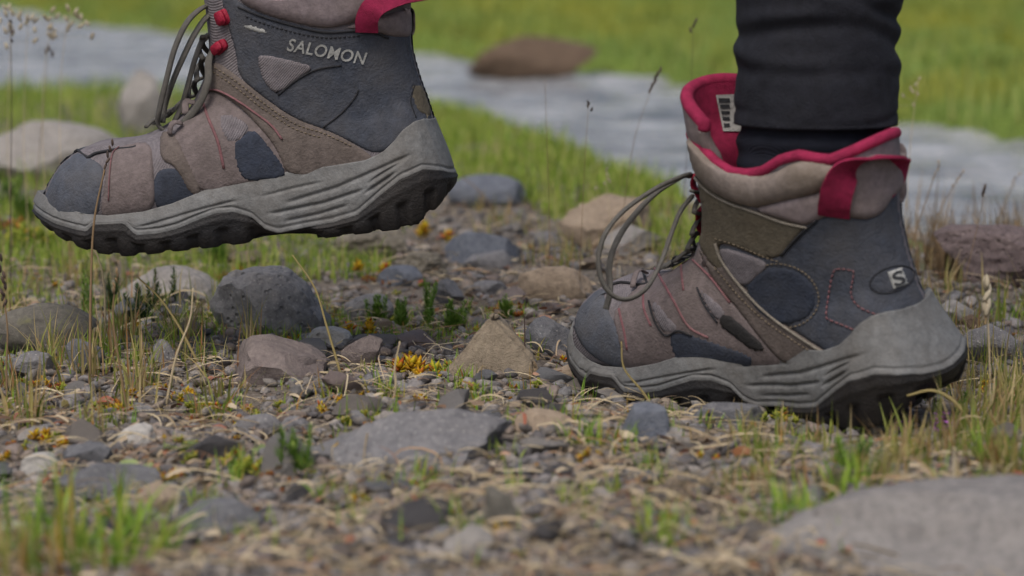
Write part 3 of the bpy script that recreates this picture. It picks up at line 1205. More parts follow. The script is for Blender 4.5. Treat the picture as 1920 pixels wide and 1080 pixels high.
B.lace_rows([(196, 88, 13), (186, 92, 15), (176, 98, 16), (166, 107, 17), (158, 118, 18), (153, 132, 19), (151, 146, 20)])
dpt = depth_of(B.mw @ Vector((0.155, 0.015, 0.13)))
B.lace(Z([(1296, 330), (1282, 330, -0.01), (1232, 352, -0.02), (1170, 395, -0.03), (1134, 440, -0.035), (1122, 488, -0.035), (1130, 530, -0.035), (1152, 556, -0.035), (1182, 560, -0.035), (1214, 538, -0.03), (1240, 490, -0.02), (1258, 440, -0.012), (1276, 396, -0.006), (1298, 368)], dpt))
B.lace(Z([(1294, 326), (1270, 336, -0.004), (1225, 366, -0.01), (1180, 415, -0.018), (1152, 462, -0.02), (1142, 505, -0.022), (1144, 545, -0.024), (1136, 580, -0.024)], dpt))

# ================================================================ THE PLACE: gravel bank, brook, meadow
rng = np.random.default_rng(7)
random.seed(7)
WATER_Z = -0.055
near_px = [(-400, 185), (0, 196), (210, 206), (520, 222), (820, 246), (1000, 305), (1210, 380), (1330, 430), (1600, 458), (1900, 475), (2300, 500)]
far_px = [(-400, -5), (0, 18), (150, 45), (300, 62), (560, 85), (830, 112), (1010, 140), (1200, 152), (1690, 236), (1920, 272), (2300, 330)]
NB = np.array([tuple(on_plane(x, y, WATER_Z)) for x, y in near_px])
FB = np.array([tuple(on_plane(x, y, WATER_Z)) for x, y in far_px])
NB = NB[np.argsort(NB[:, 0])]
FB = FB[np.argsort(FB[:, 0])]


def near_bank(x):
    x = np.asarray(x, dtype=float)
    s = (NB[1, 1] - NB[0, 1]) / (NB[1, 0] - NB[0, 0])
    return np.where(x < NB[0, 0], NB[0, 1] + (x - NB[0, 0]) * s * 0.7, np.interp(x, NB[:, 0], NB[:, 1]))


def far_bank(x):
    x = np.asarray(x, dtype=float)
    return np.where(x < FB[0, 0], FB[0, 1] - (x - FB[0, 0]) * 0.9, np.interp(x, FB[:, 0], FB[:, 1]))


def sstep(a, b, v):
    t = np.clip((v - a) / (b - a), 0, 1)
    return t * t * (3 - 2 * t)


def ground_z(x, y):
    x = np.atleast_1d(np.asarray(x, dtype=float))
    y = np.atleast_1d(np.asarray(y, dtype=float))
    P = np.column_stack([x, y, np.zeros_like(x)])
    g = 0.010 * fbm(P * 4.0, 3, 3) + 0.0035 * fbm(P * 17.0, 9, 3)
    # level place under the planted boot, slightly lower round its toe
    bx, by = 0.17, 1.55
    k = np.exp(-(((x - bx) / 0.13) ** 2 + ((y - by) / 0.13) ** 2))
    g = g * (1 - k) - 0.004 * k
    k2 = np.exp(-(((x - 0.08) / 0.07) ** 2 + ((y - 1.64) / 0.08) ** 2))
    g = g - 0.012 * k2
    nb, fb = near_bank(x), far_bank(x)
    down = sstep(-0.30, 0.05, y - nb)
    up = sstep(-0.05, 0.25, y - fb)
    z = g * (1 - down) - 0.13 * down
    z = z + up * (0.115 + 0.02 * fbm(P * 1.3, 21, 2)) + np.clip(y - fb, 0, None) * 0.004 * up
    return z


def gz(x, y):
    return float(ground_z(x, y)[0])


def grid_sheet(name, xs, ys, zf, mat):
    gx, gy = np.meshgrid(xs, ys, indexing='xy')
    z = zf(gx.ravel(), gy.ravel())
    V = np.column_stack([gx.ravel(), gy.ravel(), z])
    nx, ny = len(xs), len(ys)
    i = np.arange((nx - 1) * (ny - 1))
    r, c = i // (nx - 1), i % (nx - 1)
    a = r * nx + c
    F = np.column_stack([a, a + 1, a + nx + 1, a + nx])
    return link(name, mesh_from(name, V, F), mat)


def earth_mat():
    m, nt, b = new_mat("stony_soil")
    tc = nd(nt, "ShaderNodeTexCoord")
    v = tc.outputs["Object"]
    n1 = noise(nt, v, 260, 5, 0.7)
    n2 = noise(nt, v, 34, 4, 0.6)
    n3 = noise(nt, v, 5, 3, 0.5)
    soil = ramp(nt, n1, [(0.3, rgb(66, 60, 55)), (0.55, rgb(114, 106, 98)), (0.75, rgb(150, 142, 132))])
    soil = mix(nt, ramp(nt, n2, [(0.45, (0, 0, 0)), (0.7, (0.6, 0.6, 0.6))]), soil, rgb(100, 96, 84))
    green = ramp(nt, n1, [(0.3, rgb(70, 88, 40)), (0.6, rgb(112, 132, 60)), (0.75, rgb(140, 138, 74))])
    sep = nd(nt, "ShaderNodeAttribute")
    sep.attribute_name = "turf"
    c = mix(nt, sep.outputs["Fac"], soil, green)
    nt.links.new(c, b.inputs["Base Color"])
    b.inputs["Roughness"].default_value = 0.95
    b.inputs["Specular IOR Level"].default_value = 0.15
    bump(nt, b, mix(nt, 0.5, n1, n2), 0.6, 0.004)
    return m


xs = np.unique(np.concatenate([np.linspace(-60, -2.2, 22), np.linspace(-2.2, -0.75, 60), np.linspace(-0.75, 0.75, 260), np.linspace(0.75, 2.2, 60), np.linspace(2.2, 60, 22)]))
ys = np.unique(np.concatenate([np.linspace(-3, 1.0, 12), np.linspace(1.0, 2.6, 300), np.linspace(2.6, 11, 190), np.linspace(11, 140, 50)]))
M['earth'] = earth_mat()
gr = grid_sheet("ground", xs, ys, ground_z, M['earth'])
gr["kind"] = "structure"
co = np.empty(len(gr.data.vertices) * 3, dtype=np.float32)
gr.data.vertices.foreach_get("co", co)
co = co.reshape(-1, 3)
at = gr.data.attributes.new("turf", 'FLOAT', 'POINT')
tf = sstep(-0.02, 0.12, co[:, 1] - far_bank(co[:, 0])) * 1.0
tn = fbm(np.column_stack([co[:, 0] * 3, co[:, 1] * 3, co[:, 0] * 0]), 5, 3)
tf = np.maximum(tf, sstep(-0.9, -0.35, co[:, 1] - near_bank(co[:, 0])) * sstep(-0.3, 0.3, tn - co[:, 0] * 0.8) * 0.8 * (co[:, 1] > 1.9))
at.data.foreach_set("value", tf.astype(np.float32))


def water_mat():
    m, nt, b = new_mat("brook_water")
    tc = nd(nt, "ShaderNodeTexCoord")
    v = tc.outputs["Object"]
    mp = nd(nt, "ShaderNodeMapping")
    mp.inputs["Scale"].default_value = (1.0, 1.6, 1.0)
    mp.inputs["Rotation"].default_value = (0, 0, 0.5)
    nt.links.new(v, mp.inputs["Vector"])
    n1 = noise(nt, mp.outputs[0], 14, 3, 0.55)
    n2 = noise(nt, mp.outputs[0], 45, 3, 0.6)
    n3 = noise(nt, mp.outputs[0], 5.0, 4, 0.65)
    c = ramp(nt, n3, [(0.3, (0.13, 0.138, 0.145)), (0.68, (0.44, 0.45, 0.455))])  # foam-pale mottling; ripple glints are painted into this base colour too
    nt.links.new(c, b.inputs["Base Color"])
    b.inputs["Roughness"].default_value = 0.14
    b.inputs["IOR"].default_value = 1.33
    bump(nt, b, mix(nt, 0.4, n1, n2), 0.9, 0.03)
    return m


def water_z(x, y):
    P = np.column_stack([x, y, np.zeros_like(x)])
    c, s = math.cos(0.5), math.sin(0.5)
    Q = np.column_stack([(P[:, 0] * c - P[:, 1] * s) * 1.0, (P[:, 0] * s + P[:, 1] * c) * 2.0, P[:, 2]])
    near = (np.abs(x) < 3) & (y < 12)
    return WATER_Z + near * (0.009 * fbm(Q * 5, 31, 3) + 0.006 * vnoise(Q * 15, 35))


wy = np.unique(np.concatenate([np.linspace(1.4, 12, 260), np.linspace(12, 45, 12)]))
wx = np.unique(np.concatenate([np.linspace(-30, -3, 10), np.linspace(-3, 3, 220), np.linspace(3, 30, 10)]))
M['water'] = water_mat()
wt = grid_sheet("brook_water", wx, wy, water_z, M['water'])
# keep the water between its banks
bm = bmesh.new()
bm.from_mesh(wt.data)
dele = [v for v in bm.verts if v.co.y < float(near_bank(v.co.x)) - 0.45 or v.co.y > float(far_bank(v.co.x)) + 0.45]
bmesh.ops.delete(bm, geom=dele, context='VERTS')
bm.to_mesh(wt.data)
bm.free()
wt["kind"] = "structure"

# ---------------------------------------------------------------- stones
_ico = {}


def ico(sub):
    if sub not in _ico:
        bm = bmesh.new()
        bmesh.ops.create_icosphere(bm, subdivisions=sub, radius=1.0)
        bm.verts.index_update()
        V = np.array([tuple(v.co) for v in bm.verts])
        F = np.array([[v.index for v in f.verts] for f in bm.faces])
        bm.free()
        _ico[sub] = (V, F)
    return _ico[sub]


def rock_verts(size, seed, sub=4, facets=9, rough=0.06, cut=(0.5, 0.9), soft=0.5):
    """a stone of the given full size (x, y, z): a ball cut by random planes, weathered, base at z = 0"""
    r = np.random.default_rng(seed)
    V, F = ico(sub)
    V = V.copy()
    for k in range(facets):
        n = r.normal(size=3)
        n /= np.linalg.norm(n)
        d = r.uniform(*cut)
        s = V @ n
        over = s > d
        V[over] -= np.outer((s[over] - d) * (1 - 0.05 * soft), n)
    V = V * (1 + rough * 1.4 * fbm(V * 1.6 + seed * 3.1, seed, 3))[:, None]
    V += (rough * 0.75 * fbm(V * 7 + seed, seed + 5, 3))[:, None] * V
    lo, hi = V.min(0), V.max(0)
    V = (V - (lo + hi) / 2) / (hi - lo)
    V[:, 2] += 0.5
    return V * np.array(size), F


def crisp(me, deg=24):
    me.set_sharp_from_angle(angle=math.radians(deg))
    return me


def rock_mat(name, a, b_, c_, speck=None, rand=0.0, pits=False, island=False, scale=1.0, lichen=None):
    m, nt, b = new_mat(name)
    tc = nd(nt, "ShaderNodeTexCoord")
    v = tc.outputs["Object"]
    n1 = noise(nt, v, 38 * scale, 5, 0.65)
    n2 = noise(nt, v, 220 * scale, 4, 0.7)
    n3 = noise(nt, v, 900, 3, 0.7)
    col = ramp(nt, n1, [(0.28, a), (0.5, b_), (0.74, c_)])
    col = mix(nt, 0.55, col, ramp(nt, n2, [(0.3, tuple(x * 0.7 for x in a)), (0.5, b_), (0.75, tuple(min(1, x * 1.15) for x in c_))]))
    if speck:
        vo = nd(nt, "ShaderNodeTexVoronoi", Scale=260.0)
        nt.links.new(v, vo.inputs["Vector"])
        col = mix(nt, ramp(nt, vo.outputs["Distance"], [(0.12, (0.8, 0.8, 0.8)), (0.2, (0, 0, 0))]), col, speck)
    if lichen:
        col = mix(nt, ramp(nt, noise(nt, v, 55, 4, 0.6), [(0.58, (0, 0, 0)), (0.7, (0.75,) * 3)]), col, lichen)
    if rand:
        if island:
            src = nd(nt, "ShaderNodeNewGeometry").outputs["Random Per Island"]
        else:
            src = nd(nt, "ShaderNodeObjectInfo").outputs["Random"]
        tint = ramp(nt, src, [(0.0, (0.55, 0.55, 0.58)), (0.2, (0.85, 0.83, 0.8)), (0.4, (1.0, 1.0, 1.04)), (0.55, (1.05, 0.93, 0.82)), (0.7, (0.78, 0.82, 0.88)), (0.82, (1.25, 1.22, 1.18)), (0.92, (0.98, 0.86, 0.80)), (1.0, (1.65, 1.62, 1.56))], 'CONSTANT')
        col = mix(nt, rand, col, tint, 'MULTIPLY')
    nt.links.new(col, b.inputs["Base Color"])
    b.inputs["Roughness"].default_value = 0.82
    b.inputs["Specular IOR Level"].default_value = 0.3
    h = mix(nt, 0.5, n2, n3)
    if pits:
        vo = nd(nt, "ShaderNodeTexVoronoi", Scale=150.0)
        nt.links.new(v, vo.inputs["Vector"])
        h = mix(nt, 0.5, h, ramp(nt, vo.outputs["Distance"], [(0.08, (0, 0, 0)), (0.3, (1, 1, 1))]))
    bump(nt, b, h, 0.85 if pits else 0.7, 0.004)
    return m


G = rgb
ROCK = {
    'grey': rock_mat("grey_stone", G(96, 96, 100), G(122, 121, 123), G(144, 142, 141), speck=G(170, 168, 164)),
    'darkgrey': rock_mat("dark_grey_stone", G(80, 81, 86), G(104, 105, 109), G(126, 126, 127), speck=G(150, 150, 150)),
    'pitted': rock_mat("pitted_grey_stone", G(96, 96, 100), G(128, 127, 128), G(154, 151, 148), pits=True, speck=G(160, 158, 154)),
    'blue': rock_mat("blue_grey_stone", G(84, 89, 100), G(104, 109, 119), G(124, 128, 134)),
    'pale': rock_mat("pale_grey_stone", G(122, 119, 116), G(146, 142, 138), G(170, 166, 160)),
    'white': rock_mat("whitish_stone", G(148, 146, 142), G(176, 173, 168), G(196, 193, 186)),
    'tan': rock_mat("tan_stone", G(112, 102, 88), G(132, 121, 105), G(150, 139, 121), lichen=G(140, 118, 88)),
    'buff': rock_mat("buff_stone", G(130, 116, 100), G(154, 138, 120), G(174, 158, 138)),
    'mauve': rock_mat("mauve_brown_stone", G(98, 90, 90), G(122, 112, 109), G(142, 132, 127)),
    'brown': rock_mat("brown_stone", G(70, 56, 46), G(96, 80, 66), G(122, 104, 86)),
    'purple': rock_mat("purple_brown_stone", G(78, 68, 70), G(104, 92, 92), G(132, 118, 116), speck=G(150, 140, 132), pits=True),
    'crust': rock_mat("crusty_conglomerate", G(74, 70, 62), G(112, 106, 94), G(150, 142, 126), pits=True, speck=G(176, 170, 154)),
    'mossy': rock_mat("mossy_grey_stone", G(80, 78, 74), G(104, 101, 94), G(124, 120, 110), lichen=G(112, 112, 72)),
    'boulder': rock_mat("weathered_boulder", G(108, 105, 105), G(134, 131, 129), G(156, 151, 147), speck=G(100, 99, 103)),
    'any': rock_mat("mixed_stone", G(82, 80, 80), G(112, 108, 106), G(140, 135, 130), rand=1.0),
    'chip': rock_mat("gravel_chip", G(104, 101, 100), G(136, 132, 129), G(160, 155, 150), rand=1.0, island=True),
}
BOXES = []      # (x, y, radius) of placed stones, so that loose ones keep clear


def stone(label, x0, x1, ytop, ybase, mat, depth=0.75, seed=1, facets=9, rough=0.06, sink=0.22, rot=None, sub=4, cut=(0.5, 0.9), base=None, name="stone", zoff=0.0, tilt=(0, 0), minh=0.2):
    """a stone known by its left, right, top and base in the photograph, set on the ground at its own distance"""
    cx = (x0 + x1) / 2
    p = on_plane(cx, ybase, base if base is not None else 0.0)
    if base is None:
        for _ in range(4):
            p = on_plane(cx, ybase, gz(p.x, p.y))
    d0 = depth_of(p)
    w = (x1 - x0) / FPX * d0
    dd = w * depth
    w *= 1 + dd / 2 / d0
    dep = math.atan2(CAMH - p.z, p.y)
    vis = (ybase - ytop) / FPX * d0
    h = max(minh * w, 0.004, (vis - dd * 0.35 * math.sin(dep)) / math.cos(dep))
    H = h / (1 - sink)
    V, F = rock_verts((w, dd, H), seed, sub, facets, rough, cut)
    o = link(name, crisp(mesh_from("stone_mesh", V, F), 28), ROCK[mat])
    o.location = (p.x, p.y + dd * 0.45, p.z - H * sink + zoff)
    o.rotation_euler = (tilt[0], tilt[1], rot if rot is not None else 0)
    tag(o, label, "stone")
    BOXES.append((p.x, p.y + dd * 0.45, max(w, dd) * 0.5))
    return o


BIG = [
    ("broad low grey stone between the boots, nearest the camera of the wide flat ones", 565, 955, 768, 885, 'grey', 0.9, 11, 9, .06, .42),
    ("grey pitted rock under the toe half of the lifted boot, bumpy rounded top", 385, 612, 502, 632, 'pitted', 0.75, 92, 5, .07, .34),
    ("rounded grey cobble right beside the toe of the planted boot", 985, 1092, 592, 672, 'darkgrey', 0.9, 13, 5, .05, .15),
    ("flat mauve-brown stone in front of the pitted grey rock", 405, 606, 626, 722, 'mauve', 1.2, 94, 12, .06, .45),
    ("smooth blue-grey slab lying behind, right of the lifted heel", 832, 978, 435, 497, 'blue', 0.7, 15, 8, .03, .3),
    ("long pale stone with a brown underside left of the planted toe", 972, 1112, 498, 566, 'buff', 0.5, 16, 6, .05, .2),
    ("flaky buff stone in front of the planted toe", 1028, 1168, 680, 726, 'buff', 0.5, 17, 8, .10, .2),
    ("oblong cream-brown stone with flat top beside the broad grey stone", 962, 1078, 768, 812, 'buff', 0.5, 18, 6, .03, .2),
    ("blue-grey wedge of stone below the arch of the planted boot", 1158, 1258, 756, 838, 'blue', 0.6, 19, 8, .04, .25),
    ("broad mossy grey stone at the left edge", -20, 178, 568, 668, 'mossy', 0.6, 20, 6, .04, .2),
    ("pale grey rock behind the dark green sprigs", 196, 402, 498, 582, 'pale', 0.6, 21, 9, .06, .2),
    ("dark slate-blue stone low in the left half, behind the foreground grass", 330, 492, 935, 1008, 'darkgrey', 0.6, 22, 9, .05, .3),
    ("dark grey stone with white specks left of the brown and white chip", 90, 302, 868, 945, 'darkgrey', 0.6, 23, 9, .05, .3),
    ("chip of stone half white half orange-brown on the dark speckled stone", 248, 332, 908, 962, 'buff', 0.6, 24, 8, .06, .2),
    ("chalky white stone in straw at the left", 214, 298, 793, 842, 'white', 0.7, 25, 9, .07, .25),
    ("whitish stone with grey side near the left edge", 30, 118, 848, 897, 'white', 0.7, 26, 9, .06, .25),
    ("long dark slate lying aslant at the left", 110, 212, 828, 888, 'darkgrey', 0.5, 27, 9, .04, .2),
    ("big weathered boulder filling the lower right corner", 1462, 2470, 912, 1125, 'boulder', 0.5, 64, 4, .05, .4),
    ("dark purplish rock at the right edge beside the water", 1765, 2080, 418, 546, 'purple', 0.6, 29, 9, .07, .15),
    ("pale grey block just behind the planted heel", 1762, 1832, 563, 612, 'pale', 0.8, 30, 9, .05, .2),
    ("wide grey stone behind and right of the planted heel", 1798, 1935, 606, 690, 'grey', 0.6, 31, 8, .05, .2),
    ("tan-pink rock on the bank above the planted toe", 1048, 1222, 366, 466, 'buff', 0.6, 32, 9, .09, .15),
    ("pale bluish boulder just behind the lifted heel", 838, 985, 328, 392, 'blue', 0.7, 34, 5, .03, .2),
    ("pale rounded boulder at the left edge behind the lifted toe", -80, 232, 226, 345, 'pale', 0.5, 35, 6, .04, .2),
    ("speckled grey stone among yellow stonecrop in the middle", 640, 738, 550, 602, 'pitted', 0.7, 37, 7, .06, .2),
    ("crusty pebbled lump of stone in the middle distance", 720, 852, 473, 528, 'crust', 0.7, 38, 8, .13, .2),
    ("dark crusty rock below the lifted heel, yellow moss on it", 615, 765, 428, 492, 'crust', 0.7, 39, 8, .13, .2),
    ("small grey stone left of the hole in the gravel", 812, 872, 523, 572, 'darkgrey', 0.8, 40, 7, .06, .2),
    ("small rounded grey stone right of the hole in the gravel", 885, 952, 526, 560, 'grey', 0.8, 41, 5, .05, .2),
    ("brownish small stone behind the tan triangular stone", 930, 990, 538, 580, 'mauve', 0.8, 42, 7, .05, .2),
    ("white-topped angular stone left of a mauve one", 572, 660, 612, 652, 'white', 0.7, 43, 9, .06, .2),
    ("smooth mauve stone left of the tan triangular stone", 638, 716, 630, 692, 'mauve', 0.7, 44, 8, .04, .2),
    ("thin grey-green slate leaning in straw left of the broad grey stone", 438, 526, 776, 824, 'grey', 0.5, 45, 8, .03, .2),
    ("squarish grey-green stone beside the thin slate", 522, 582, 780, 824, 'grey', 0.8, 46, 9, .04, .2),
    ("dark flat stone under the arch of the planted boot", 1298, 1452, 752, 806, 'darkgrey', 0.6, 47, 8, .05, .25),
    ("dark angular stone in front of the mossy stone", 118, 192, 636, 692, 'darkgrey', 0.8, 48, 9, .05, .2),
    ("bluish grey angular stone at the left, below the mossy stone", 8, 96, 658, 710, 'grey', 0.8, 49, 9, .05, .2),
    ("grey lump between sprigs and the mauve stone", 276, 338, 636, 694, 'grey', 0.8, 50, 9, .06, .2),
    ("flat blue-grey flake near the crusty lump", 706, 796, 498, 540, 'blue', 0.7, 51, 8, .04, .25),
    ("greenish-grey splinter standing in the gravel, lower middle", 904, 970, 912, 1005, 'mossy', 0.5, 52, 9, .04, .2),
    ("blurred chalky chunk at the bottom middle", 828, 925, 984, 1055, 'pale', 0.8, 53, 9, .08, .2),
    ("small pale stone below the blue-grey wedge", 1228, 1296, 802, 842, 'pale', 0.8, 54, 9, .06, .2),
    ("pale flat stone behind the planted toe loop", 1130, 1250, 420, 475, 'pale', 0.6, 55, 8, .05, .2),
    ("dark brown stone beside the pale block behind the heel", 1798, 1842, 590, 622, 'brown', 0.9, 56, 8, .06, .2),
    ("grey stone resting under the lifted heel's shadow", 1000, 1056, 432, 468, 'grey', 0.8, 57, 7, .05, .2),
    ("long low grey stone left of the pale long one", 866, 960, 470, 510, 'grey', 0.6, 58, 7, .04, .25),
    ("mauve-grey stone at the bottom left of the middle", 430, 520, 1010, 1075, 'mauve', 0.8, 59, 8, .06, .2),
    ("blurred pale pebble at the lower left edge", -12, 48, 972, 1012, 'white', 0.8, 60, 6, .04, .2),
    ("pale stone standing upright in the grass behind the lifted boot", 212, 305, 130, 262, 'pale', 0.8, 36, 8, .07, .1),
]
for (lb, x0, x1, yt, yb, mt, dp, sd, fc, rg, sk) in BIG:
    stone(lb, x0, x1, yt, yb, mt, dp, sd, fc, rg, sk, sub=5 if (x1 - x0) > 300 else 4, minh=0.09 if x1 > 2200 else (0.12 if x1 - x0 > 180 else 0.2))
stone("brown boulder on the far side of the brook, at the water's edge", 872, 1122, 68, 150, 'brown', 0.5, 33, 8, .06, .15, base=WATER_Z)

# the upright tan stone: a three-cornered plate with thickness
p = on_plane(921, 706, 0.0)
p = on_plane(921, 706, gz(p.x, p.y))
s_ = depth_of(p) / FPX
prof = [(-92, 0), (-94, 16), (-78, 36), (-44, 66), (-20, 98), (-7, 118), (4, 124), (15, 115), (38, 88), (66, 62), (80, 38), (84, 14), (80, 0)]
mbx = bmesh.new()
fr, bk = [], []
for (u, v) in prof:
    fr.append(mbx.verts.new((u * s_, -0.002 + v * s_ * 0.42, v * s_ - 0.004)))
    bk.append(mbx.verts.new((u * s_ * 0.9 + 0.003, 0.034 + v * s_ * 0.2, v * s_ * 0.95 - 0.006)))
n_ = len(prof)
mbx.faces.new(fr)
mbx.faces.new(bk[::-1])
for k in range(n_):
    mbx.faces.new((fr[k], bk[k], bk[(k + 1) % n_], fr[(k + 1) % n_]))
bmesh.ops.recalc_face_normals(mbx, faces=mbx.faces)
bmesh.ops.bevel(mbx, geom=list(mbx.edges), offset=0.0035, segments=3, affect='EDGES')
bmesh.ops.triangulate(mbx, faces=mbx.faces)
for _ in range(3):
    bmesh.ops.subdivide_edges(mbx, edges=[e for e in mbx.edges if e.calc_length() > 0.004], cuts=1)
    bmesh.ops.triangulate(mbx, faces=mbx.faces)
Vt = np.array([tuple(v.co) for v in mbx.verts])
dv = 0.0030 * fbm(Vt * 26, 77, 3) + 0.0006 * fbm(Vt * 200, 78, 2)
mbx.normal_update()
for v, d in zip(mbx.verts, dv):
    v.co += v.normal * d
me = bpy.data.meshes.new("stone_mesh")
mbx.to_mesh(me)
mbx.free()
me.polygons.foreach_set("use_smooth", np.ones(len(me.polygons), dtype=bool))
tan = link("stone", me, ROCK['tan'], loc=(p.x, p.y, p.z))
tag(tan, "tan three-cornered stone standing on edge between the boots", "stone")
BOXES.append((p.x, p.y + 0.02, 0.035))

# ---- loose stones, each its own object
protos = []
for k in range(18):
    r_ = random.random
    V, F = rock_verts((1, 0.6 + 0.4 * r_(), 0.28 + 0.34 * r_()), 200 + k, 3, random.choice((9, 11, 13)), 0.03 + 0.04 * r_(), (0.38, 0.85))
    protos.append(crisp(mesh_from("loose_stone_mesh", V, F)))
for me in protos:
    me.materials.append(ROCK['any'])


def in_boot(x, y):
    """over the ground print of the planted boot"""
    a = Vector((0.215, 1.46, 0)); b = Vector((0.09, 1.66, 0))
    q = Vector((x, y, 0)); d = b - a
    t = max(0, min(1, (q - a).dot(d) / d.dot(d)))
    return (q - a - d * t).length < 0.05


def project(p):
    d = Vector(p) - CAM
    z = d.dot(FWD)
    return 960 + FPX * d.x / z, 540 - FPX * d.dot(UPV) / z


MARKS = [(760, 825, "the broad grey stone"), (498, 570, "the grey pitted rock"), (1038, 635, "the rounded cobble by the toe"), (505, 675, "the flat mauve stone"),
         (905, 470, "the blue-grey slab"), (1045, 535, "the long pale stone"), (1098, 705, "the flaky buff stone"), (1020, 792, "the cream-brown oblong stone"),
         (1208, 800, "the blue-grey wedge"), (80, 620, "the mossy stone"), (300, 545, "the pale grey rock"), (410, 975, "the slate-blue foreground stone"),
         (195, 910, "the white-specked dark stone"), (255, 820, "the chalky white stone"), (75, 875, "the whitish edge stone"), (160, 860, "the aslant dark slate"),
         (1700, 1000, "the corner boulder"), (1860, 650, "the wide stone behind the heel"), (1135, 420, "the tan-pink rock"), (688, 578, "the speckled grey stone"),
         (785, 502, "the crusty pebbled lump"), (690, 462, "the dark crusty rock"), (842, 550, "the stone left of the hole"), (615, 635, "the white-topped stone"),
         (920, 660, "the tan three-cornered stone"), (480, 800, "the thin leaning slate"), (1375, 785, "the dark stone under the arch"), (935, 960, "the greenish splinter"),
         (876, 1020, "the blurred chalky chunk"), (475, 1045, "the bottom mauve stone"), (1600, 800, "the planted heel's tread"), (1180, 700, "the planted toe"),
         (1260, 825, "the small pale stone"), (677, 660, "the smooth mauve stone"), (50, 685, "the bluish angular stone")]
TINTS = [("dark grey", (0.42, 0.42, 0.45)), ("grey-brown", (0.85, 0.80, 0.74)), ("bluish grey", (0.78, 0.84, 0.93)), ("tan", (1.08, 0.90, 0.72)), ("pale grey", (1.30, 1.28, 1.24)),
         ("mauve", (1.0, 0.85, 0.83)), ("mid-grey", (0.95, 0.95, 0.95)), ("whitish", (1.75, 1.72, 1.66)), ("slate-grey", (0.62, 0.65, 0.70))]
USED = {}


def where_label(first, px, py):
    """a label from the looks of a small thing and where it lies beside a known stone"""
    near = sorted(MARKS, key=lambda m: math.hypot((m[0] - px) / 1.0, (m[1] - py) * 2.2))
    for m in near[:6]:
        dx, dy = px - m[0], (py - m[1]) * 2.2
        an = math.degrees(math.atan2(dy, dx)) % 360
        dr = ("right of", "in front and right of", "in front of", "in front and left of", "left of", "behind and left of", "behind", "behind and right of")[int(((an + 22.5) % 360) // 45)]
        far = math.hypot(dx, dy)
        q = "just " if far < 110 else ("well " if far > 240 else "")
        lb = first + " " + q + dr + " " + m[2]
        if lb not in USED:
            USED[lb] = 1
            return lb
    for word in ("half-hidden", "tilted", "low", "lone", "partly buried"):
        lb = first + ", " + ("the farther one, " if word == "lone" else "") + near[0][2].replace("the ", "closest to the ", 1)
        if lb not in USED:
            USED[lb] = 1
            return lb
    return lb


ROCK['loose'] = rock_mat("loose_stone", G(98, 97, 97), G(126, 123, 121), G(150, 146, 142), speck=G(164, 160, 154))
_nt = ROCK['loose'].node_tree
_b = _nt.nodes["Principled BSDF"]
_src = _b.inputs["Base Color"].links[0].from_socket
_oi = nd(_nt, "ShaderNodeObjectInfo")
_nt.links.new(mix(_nt, 1.0, _src, _oi.outputs["Color"], 'MULTIPLY'), _b.inputs["Base Color"])
for me in protos:
    me.materials[0] = ROCK['loose']
count = 0
tries = 0
while count < 240 and tries < 9000:
    tries += 1
    px, py = rng.uniform(-30, 1950), 400 + 650 * rng.random() ** 1.1
    if py < 560 and px < 640 and rng.random() < 0.75:
        continue
    if px > 1350 and py > 760 and rng.random() < 0.7:
        continue
    q = on_plane(px, py, 0)
    if q.y > float(near_bank(q.x)) - 0.18:
        continue
    sz = 0.009 + 0.030 * rng.random() ** 2.0
    if in_boot(q.x, q.y) or any((q.x - a) ** 2 + (q.y - b) ** 2 < (c * 0.85 + sz * 0.4) ** 2 for a, b, c in BOXES):
        continue
    o = bpy.data.objects.new("loose_stone", protos[count % len(protos)])
    COL.objects.link(o)
    o.location = (q.x, q.y, gz(q.x, q.y) - sz * 0.07)
    o.scale = (sz, sz, sz)
    o.rotation_euler = (rng.uniform(-.25, .25), rng.uniform(-.25, .25), rng.uniform(0, 6.28))
    tn, tc_ = TINTS[rng.choice(9, p=(.13, .16, .12, .12, .12, .09, .13, .05, .08))]
    o.color = (tc_[0], tc_[1], tc_[2], 1)
    first = ("small " if sz < 0.014 else "pebble-sized " if sz < 0.022 else "larger loose ") + tn + " stone"
    tag(o, where_label(first, *project(o.location)), "stone", "loose stones in the gravel")
    BOXES.append((q.x, q.y, sz * 0.45))
    count += 1

# ---- gravel: thousands of chips, one mass
PV, PF = [], []
for k in range(12):
    V, F = rock_verts((1, 0.55 + 0.45 * random.random(), 0.3 + 0.4 * random.random()), 300 + k, 1, 8, 0.02, (0.35, 0.8))
    PV.append(V)
    PF.append(F)


def scatter_mass(name, n, sampler, sizef, mat, smooth=False):
    Vs, Fs, off = [], [], 0
    pts = sampler(n)
    z = ground_z(pts[:, 0], pts[:, 1])
    for (x, y), zz in zip(pts, z):
        k = rng.integers(len(PV))
        s = sizef()
        a, t1, t2 = rng.uniform(0, 6.28), rng.normal(0, .25), rng.normal(0, .25)
        ca, sa = math.cos(a), math.sin(a)
        V = PV[k] * s
        V = np.column_stack([V[:, 0] * ca - V[:, 1] * sa, V[:, 0] * sa + V[:, 1] * ca, V[:, 2] + V[:, 0] * t1 + V[:, 1] * t2])
        V += (x, y, zz - s * 0.08)
        Vs.append(V)
        Fs.append(PF[k] + off)
        off += len(V)
    o = link(name, mesh_from(name, np.vstack(Vs), np.vstack(Fs), smooth), mat)
    o["kind"] = "stuff"
    return o


